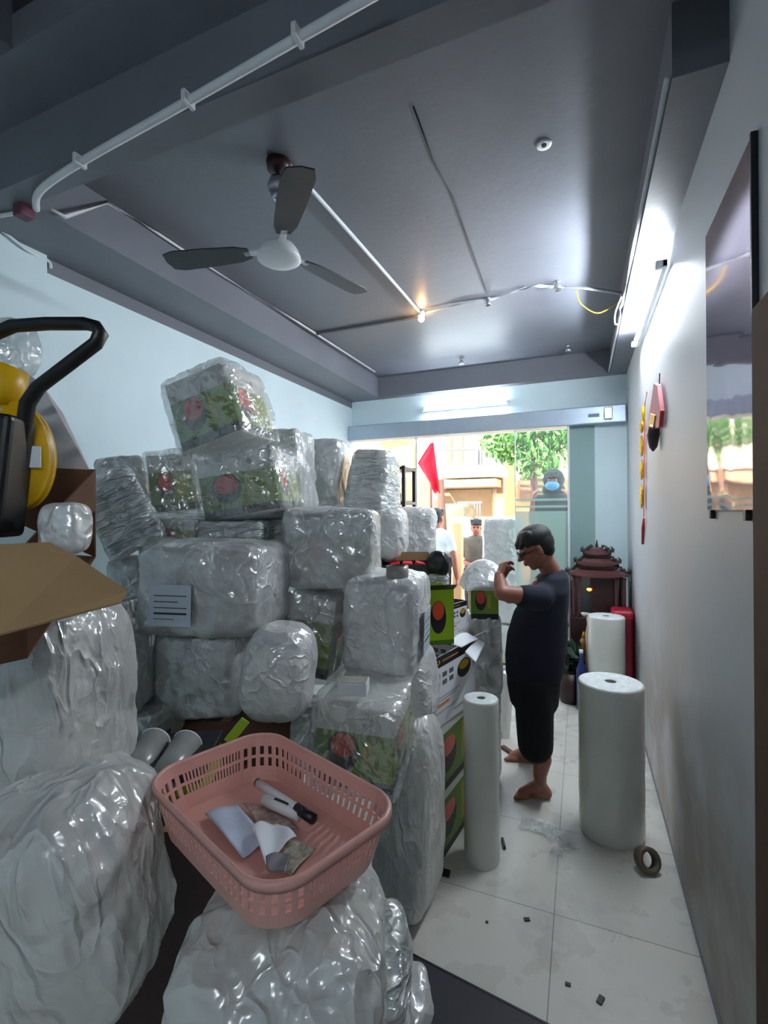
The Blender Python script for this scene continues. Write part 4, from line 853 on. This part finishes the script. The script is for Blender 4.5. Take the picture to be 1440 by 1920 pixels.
def head(Bd, mt, k=1.0):
    """head built about its centre: x forward, y to its left, z up; about 23 cm tall"""
    P = lambda x, y, z: mt @ (Vector((x, y, z))*k)
    r3 = mt.to_3x3().to_4x4()
    Bd.ell(P(-.012, 0, .035), (.094*k, .074*k, .086*k), r3)
    Bd.ell(P(.012, 0, -.035), (.070*k, .060*k, .075*k), r3)
    Bd.cap(P(.045, 0, -.088), P(.02, 0, -.07), .022*k, .036*k)                      # chin
    for s_ in (-1, 1):
        Bd.cap(P(-.01, s_*.052, -.045), P(.04, s_*.018, -.085), .016*k, .018*k)       # jaw
        Bd.ell(P(-.012, s_*.076, -.008), (.016*k, .008*k, .030*k), r3)                # ear
        Bd.ell(P(.058, s_*.030, -.026), (.022*k, .020*k, .02*k), r3)                  # cheek
        Bd.cap(P(.074, s_*.012, .022), P(.068, s_*.045, .02), .010*k, .009*k)         # brow
    Bd.cap(P(.082, 0, .012), P(.104, 0, -.024), .007*k, .012*k)                       # nose
    for s_ in (-1, 1): Bd.ell(P(.092, s_*.010, -.028), (.010*k, .008*k, .007*k), r3)
    Bd.cap(P(.084, -.018, -.052), P(.084, .018, -.052), .007*k, .007*k); Bd.cap(P(.084, -.015, -.062), P(.084, .015, -.062), .007*k, .007*k)
    return P
def eyes(mt, parent, k=1.0):
    for s_ in (-1, 1):
        bm = bmesh.new(); bmesh.ops.create_uvsphere(bm, u_segments=14, v_segments=10, radius=.0105*k, matrix=mt @ Matrix.Translation(Vector((.074, s_*.030, .004))*k)); obj('eye', bm, 'black', parent, True)
def hair(mt, parent, k=1.0, long_=0, m='hair'):
    h = Blob(); P = lambda x, y, z: mt @ (Vector((x, y, z))*k); r3 = mt.to_3x3().to_4x4()
    h.ell(P(-.020, 0, .062), (.100*k, .083*k, .078*k), r3); h.ell(P(-.045, 0, .025), (.075*k, .079*k, .075*k), r3); h.ell(P(-.06, 0, -.02), (.045*k, .062*k, .05*k), r3)
    for i in range(9):
        a = -1.1+2.2*i/8; h.cap(P(.035*math.cos(a), .07*math.sin(a), .10), P(.086*math.cos(a)+.002, .072*math.sin(a), .052+.012*math.sin(i*3)), .024*k, .012*k)
    return h.build('hair', m, parent, .005, 2)
def hand(Bd, wrist, d, nrm, side, curl=.9, k=1.0):
    """palm + five separate curled fingers; d = towards the fingers, nrm = out of the back of the hand"""
    d = Vector(d).normalized(); nrm = Vector(nrm); nrm = (nrm-d*nrm.dot(d)).normalized(); sd_ = d.cross(nrm)*side; w = Vector(wrist)
    palm_end = w+d*.088*k
    for j in range(4):
        o_ = (j-1.5)*.019*k; Bd.cap(w+d*.012*k+sd_*o_*.62, palm_end+sd_*o_, .0145*k, .0115*k, n=12)
    for j, L in enumerate((.074, .084, .078, .060)):
        p = palm_end+sd_*(j-1.5)*.0205*k; dr = d.copy(); q_ = p; a = .25
        for seg, r_ in ((.45, .0088), (.30, .0080), (.25, .0072)):
            a += curl*(.9 if seg == .45 else 1.0)
            dr = d*math.cos(a*.62)-nrm*math.sin(a*.62); e = q_+dr*L*seg*k; Bd.cap(q_, e, r_*k, r_*.94*k, n=10); q_ = e
    b0 = w+d*.028*k-sd_*.024*k; b1_ = b0+(d*.55-sd_*.75-nrm*.35).normalized()*.036*k; b2_ = b1_+(d*.8-sd_*.1-nrm*.55).normalized()*.030*k; b3_ = b2_+(d*.8+sd_*.3-nrm*.5).normalized()*.022*k
    Bd.cap(b0, b1_, .0135*k, .0105*k, n=12); Bd.cap(b1_, b2_, .0102*k, .0092*k, n=12); Bd.cap(b2_, b3_, .009*k, .0078*k, n=12)
def foot(Bd, ankle, fwd, toe_drop=0, barefoot=True):
    """ankle ~8 cm above the sole"""
    f = Vector((fwd[0], fwd[1], 0)).normalized(); sd_ = Vector((-f.y, f.x, 0)); a = Vector(ankle); g = Vector((a.x, a.y, a.z-.08))
    Bd.cap(a, g-f*.035+Vector((0, 0, .032)), .036, .032); Bd.cap(a+f*.01, g+f*.11+Vector((0, 0, .03)), .038, .027); Bd.cap(g-f*.03+Vector((0, 0, .028)), g+f*.12+Vector((0, 0, .02)), .028, .019)
    Bd.cap(g+f*.09+sd_*.022+Vector((0, 0, .02)), g+f*.13+sd_*.022+Vector((0, 0, .018)), .020, .017); Bd.cap(g+f*.08-sd_*.022+Vector((0, 0, .02)), g+f*.12-sd_*.026+Vector((0, 0, .017)), .020, .015)
    for j in range(5):
        o_ = (j-2)*.0165; L = .035-.004*abs(j-1.2); s0 = g+f*(.130-.006*j)+sd_*(-o_)+Vector((0, 0, .014)); Bd.cap(s0, s0+f*L+Vector((0, 0, -.003)), .0095 if j else .012, .0078 if j else .010, n=10)

# --- the man packing (joints read in the picture at their own depth)
MN = thing('person', 'person in navy t-shirt and long black shorts, glasses, barefoot, packing a box', 'person', onz(1005, 1505, 0))
O = MN.location.copy(); J = lambda u, v, w: S(u, v, w)-O
fdir = (-RT*.97+FW*.10); fdir.z = 0; fdir.normalize()
bd = Blob()
hc = J(1003, 1030, 2.93)
zf = Vector((fdir.x, fdir.y, -.42)).normalized(); yl = Vector((0, 0, 1)).cross(zf).normalized(); zu = zf.cross(yl)
hm = Matrix.Translation(hc) @ Matrix((zf, yl, zu)).transposed().to_4x4(); KH = 1.07
head(bd, hm, KH)
neck = J(1034, 1074, 2.95); bd.chain([J(1018, 1044, 2.93), neck, J(1032, 1115, 2.96)], [.056, .060, .07])
bd.cap(J(1022, 1110, 2.96), J(1005, 1250, 2.96), .10, .11)
shN, shF = J(1014, 1122, 2.80), J(1018, 1112, 3.12)
elN, wrN = J(941, 1112, 2.74), J(936, 1080, 2.83)
bd.chain([shN, shN.lerp(elN, .5), elN, elN.lerp(wrN, .45), wrN], [.056, .054, .044, .041, .029])
elF, wrF = J(955, 1120, 3.16), J(936, 1090, 3.02)
bd.chain([shF, elF, elF.lerp(wrF, .4), wrF], [.052, .042, .038, .027])
hand(bd, wrN, (RT*.30+UP*.62+FW*.30), (-RT*.8-FW*.3), 1, .95, .95)
hand(bd, wrF, (RT*.35+UP*.75-FW*.1), (-RT*.4+FW*.8), -1, .9, .95)
hipN, hipF = J(1002, 1285, 2.88), J(1006, 1280, 3.02)
knN, knF = J(1008, 1395, 2.86), J(1001, 1372, 3.12)
anN = onz(1014, 1497, 0)-O+Vector((0, 0, .082)); anF = onz(992, 1430, 0)-O+Vector((0, 0, .082))
for hp, kn, an in ((hipN, knN, anN), (hipF, knF, anF)):
    cf = kn.lerp(an, .35)-fdir*.02
    bd.chain([hp, kn, cf, kn.lerp(an, .75), an], [.085, .056, .056, .040, .034])
    foot(bd, an, fdir if hp is hipN else (fdir+Vector((-.1, .25, 0))))
bd.build('body', 'skin', MN, .0055, 3)
hair(hm, MN, KH); eyes(hm, MN, KH)
gl = bmesh.new(); PH = lambda x, y, z: hm @ (Vector((x, y, z))*KH)
for s_ in (-1, 1):
    tube(gl, [PH(.094, s_*.034+.024*math.cos(a), .002+.018*math.sin(a)) for a in [2*PI*i/16 for i in range(16)]], .0022, 6, True)
    tube(gl, [PH(.094, s_*.058, .006), PH(.05, s_*.074, .008), PH(-.012, s_*.080, .004)], .0022, 6)
tube(gl, [PH(.095, -.010, .006), PH(.095, .010, .006)], .002, 6); obj('glasses', gl, 'black', MN, True)
sh = Blob()
lowN, up_ = J(1000, 1262, 2.97), J(1030, 1104, 2.96)
side = FW.copy(); side.z = 0; side.normalize()
for k_ in range(7):     # torso as a run of flattened sections, deeper at the belly
    pass
secs = [(1042, 1068, .055, .065), (1036, 1080, .088, .14), (1028, 1106, .118, .195), (1013, 1150, .158, .20), (1007, 1190, .180, .19), (1003, 1230, .180, .185), (1000, 1268, .165, .18)]
def sect(bm, c, rx, ry, n=32): return [bm.verts.new(c+(-fdir)*math.cos(2*PI*i/n)*rx+Vector((-fdir.y, fdir.x, 0))*math.sin(2*PI*i/n)*ry) for i in range(n)]
def lofted(bm, secs, cl=True):
    rs = [sect(bm, J(u, v, 2.96), rx, ry) for u, v, rx, ry in secs]
    for A, Bq in zip(rs, rs[1:]):
        for j in range(32): bm.faces.new((A[j], A[(j+1) % 32], Bq[(j+1) % 32], Bq[j]))
    bm.faces.new(rs[0]); bm.faces.new(rs[-1])
lofted(sh.bm, secs)
sh.chain([J(1022, 1118, 2.86), shN, shN.lerp(elN, .42)+Vector((0, 0, -.004))], [.085, .076, .070]); sh.chain([J(1022, 1114, 3.06), shF, shF.lerp(elF, .42)], [.085, .074, .066])
sh.build('t_shirt', 'navy', MN, .009, 6)
so = Blob(); lofted(so.bm, [(1000, 1245, .160, .178), (1000, 1285, .158, .178), (1001, 1320, .140, .165)])
so.chain([hipN, J(1002, 1340, 2.88), J(1004, 1396, 2.87)], [.115, .112, .104]); so.chain([hipF, J(1000, 1330, 3.05), J(999, 1368, 3.11)], [.10, .098, .092])
so.build('shorts', 'shorts', MN, .009, 5)

# --- simpler standing figures outside, in their own frame: x to the figure's left, y forward
def figure(label, loc, rz, h=1.68, shirt='rail', pants='dark', pose='folded', hat=False):
    t = thing('person', label, 'person', loc, (0, 0, rz)); k = h/1.70; V = lambda x, y, z: Vector((x*k, y*k, z*k))
    b_ = Blob(); hm_ = Matrix.Translation(V(0, .02, 1.575)) @ Matrix.Rotation(PI/2, 4, 'Z')
    head(b_, hm_, k); b_.chain([V(0, .0, 1.53), V(0, -.01, 1.42)], [.052*k, .062*k]); b_.cap(V(0, 0, 1.36), V(0, 0, 1.0), .10*k, .11*k)
    for s_ in (-1, 1):
        sh_ = V(s_*.175, -.01, 1.37)
        if pose == 'folded': el, wr = V(s_*.235, -.01, 1.08), V(s_*.05, .20, 1.04); hd, nn = (-s_*.8, .35, -.1), (0, .6, .7)
        elif pose == 'up': el, wr = V(s_*.25, .02, 1.12), V(s_*.20, .20, 1.36); hd, nn = (-s_*.2, .3, .8), (s_, .2, 0)
        else: el, wr = V(s_*.24, -.03, 1.08), V(s_*.25, .05, .84); hd, nn = (0, .1, -1), (s_, 0, 0)
        b_.chain([sh_, el, wr], [.050*k, .040*k, .027*k]); hand(b_, wr, hd, nn, s_, .6, .95*k)
        b_.chain([V(s_*.09, 0, .92), V(s_*.10, .01, .50), V(s_*.10, -.01, .09)], [.085*k, .056*k, .036*k]); foot(b_, V(s_*.10, -.01, .085), (s_*.15, 1))
    b_.build('body', 'skin', t, .010, 3); hair(hm_, t, k); eyes(hm_, t, k)
    c_ = Blob(); bm = c_.bm
    for i, (z, rx, ry) in enumerate(((1.46, .07, .06), (1.41, .17, .09), (1.32, .195, .115), (1.15, .175, .12), (1.0, .18, .125), (.93, .18, .125))):
        r_ = [bm.verts.new(V(rx*math.cos(2*PI*j/24), ry*math.sin(2*PI*j/24), z)) for j in range(24)]
        if i:
            for j in range(24): bm.faces.new((pr_[j], pr_[(j+1) % 24], r_[(j+1) % 24], r_[j]))
        else: bm.faces.new(r_)
        pr_ = r_
    bm.faces.new(pr_)
    for s_ in (-1, 1): c_.cap(V(s_*.16, -.01, 1.37), V(s_*.205, -.01, 1.20), .068*k, .064*k)
    c_.build('shirt', shirt, t, .012, 4)
    p_ = Blob()
    for s_ in (-1, 1): p_.chain([V(s_*.08, 0, .93), V(s_*.10, .01, .50), V(s_*.10, -.01, .12)], [.115*k, .078*k, .062*k])
    p_.build('trousers', pants, t, .012, 4)
    return t, hm_, k
M['khaki'] = mat('grey_brown_cotton', '#66625a', .9); M['whiteshirt'] = mat('white_cotton', '#dfe6ee', .85); M['hood'] = mat('dark_hood_cloth', '#3a3a40', .9)
pg = ony(893, 1000, 6.9); figure('person in dark grey t-shirt standing in the doorway facing inside, hands together', (pg.x, 6.9, -.02), PI+R(8), 1.66, 'khaki', 'dark')
pw = ony(821, 1000, 6.2); figure('person in white t-shirt seen from behind with short black hair', (pw.x-.02, 6.2, -.02), R(-6), 1.81, 'whiteshirt', 'dark', 'down')
# the masked one behind the right glass, standing on wrapped goods
pm = ony(1038, 1000, 6.1); hz = .50
t, hm_, k = figure('person behind right glass panel in dark hood and blue face mask', (pm.x, 6.1, hz), PI+R(-6), 1.72, 'hood', 'dark', 'up')
hb_ = Blob(); P = lambda x, y, z: hm_ @ Vector((x, y, z)); r3 = hm_.to_3x3().to_4x4()
hb_.ell(P(-.055, 0, .035), (.115, .125, .135), r3); hb_.ell(P(-.05, 0, -.09), (.11, .135, .09), r3); hb_.build('hood', 'hood', t, .01, 3)
mb = Blob(); mb.ell(P(.062, 0, -.042), (.066, .082, .056), r3); mb.build('face_mask', mat('blue_face_mask', '#5f9fd0', .8), t, .008, 3)
def outside_pack(label, x0, x1, y0, y1, z0, z1, wrap='wrapwhite', seed=1, box='foam', sharp=9):
    t = thing('wrapped_package', label, 'package', ((x0+x1)/2, (y0+y1)/2, z0), group='wrapped packages outside the door')
    o = link('bubble_wrap', lump_mesh('wrap', (x1-x0, y1-y0, z1-z0-.01), seed+40, sharp, .012, .006, 18), wrap, t, True); o.location = (0, 0, (z1-z0)/2)
    obj('carton', B((-(x1-x0)*.46, -(y1-y0)*.46, .02), ((x1-x0)*.46, (y1-y0)*.46, z1-z0-.03), .01), box, t)
xa, xb, xc = ony(907, 960, 5.75).x, ony(968, 960, 5.75).x, ony(1060, 960, 5.75).x
outside_pack('large grey wrapped carton outside, upper one of the stack in the doorway', xa, xb+.05, 5.62, 6.0, 1.09, 1.68, seed=1)
outside_pack('large grey wrapped carton outside, lower one of the stack in the doorway', xa, xb+.05, 5.62, 6.0, .45, 1.07, seed=2); outside_pack('lowest wrapped carton outside under the doorway stack', xa, xb+.05, 5.62, 6.0, -.02, .44, seed=3)
outside_pack('wrapped carton outside behind the frosted glass, carrying the masked person', xb+.12, xc, 5.62, 6.5, -.02, .495, seed=4, sharp=14)
xa, xb = ony(846, 960, 7.9).x, ony(886, 960, 7.9).x
outside_pack('sunlit white wrapped bale in the street behind the person in grey', xa, xb, 7.6, 8.1, -.02, 1.66, seed=6)
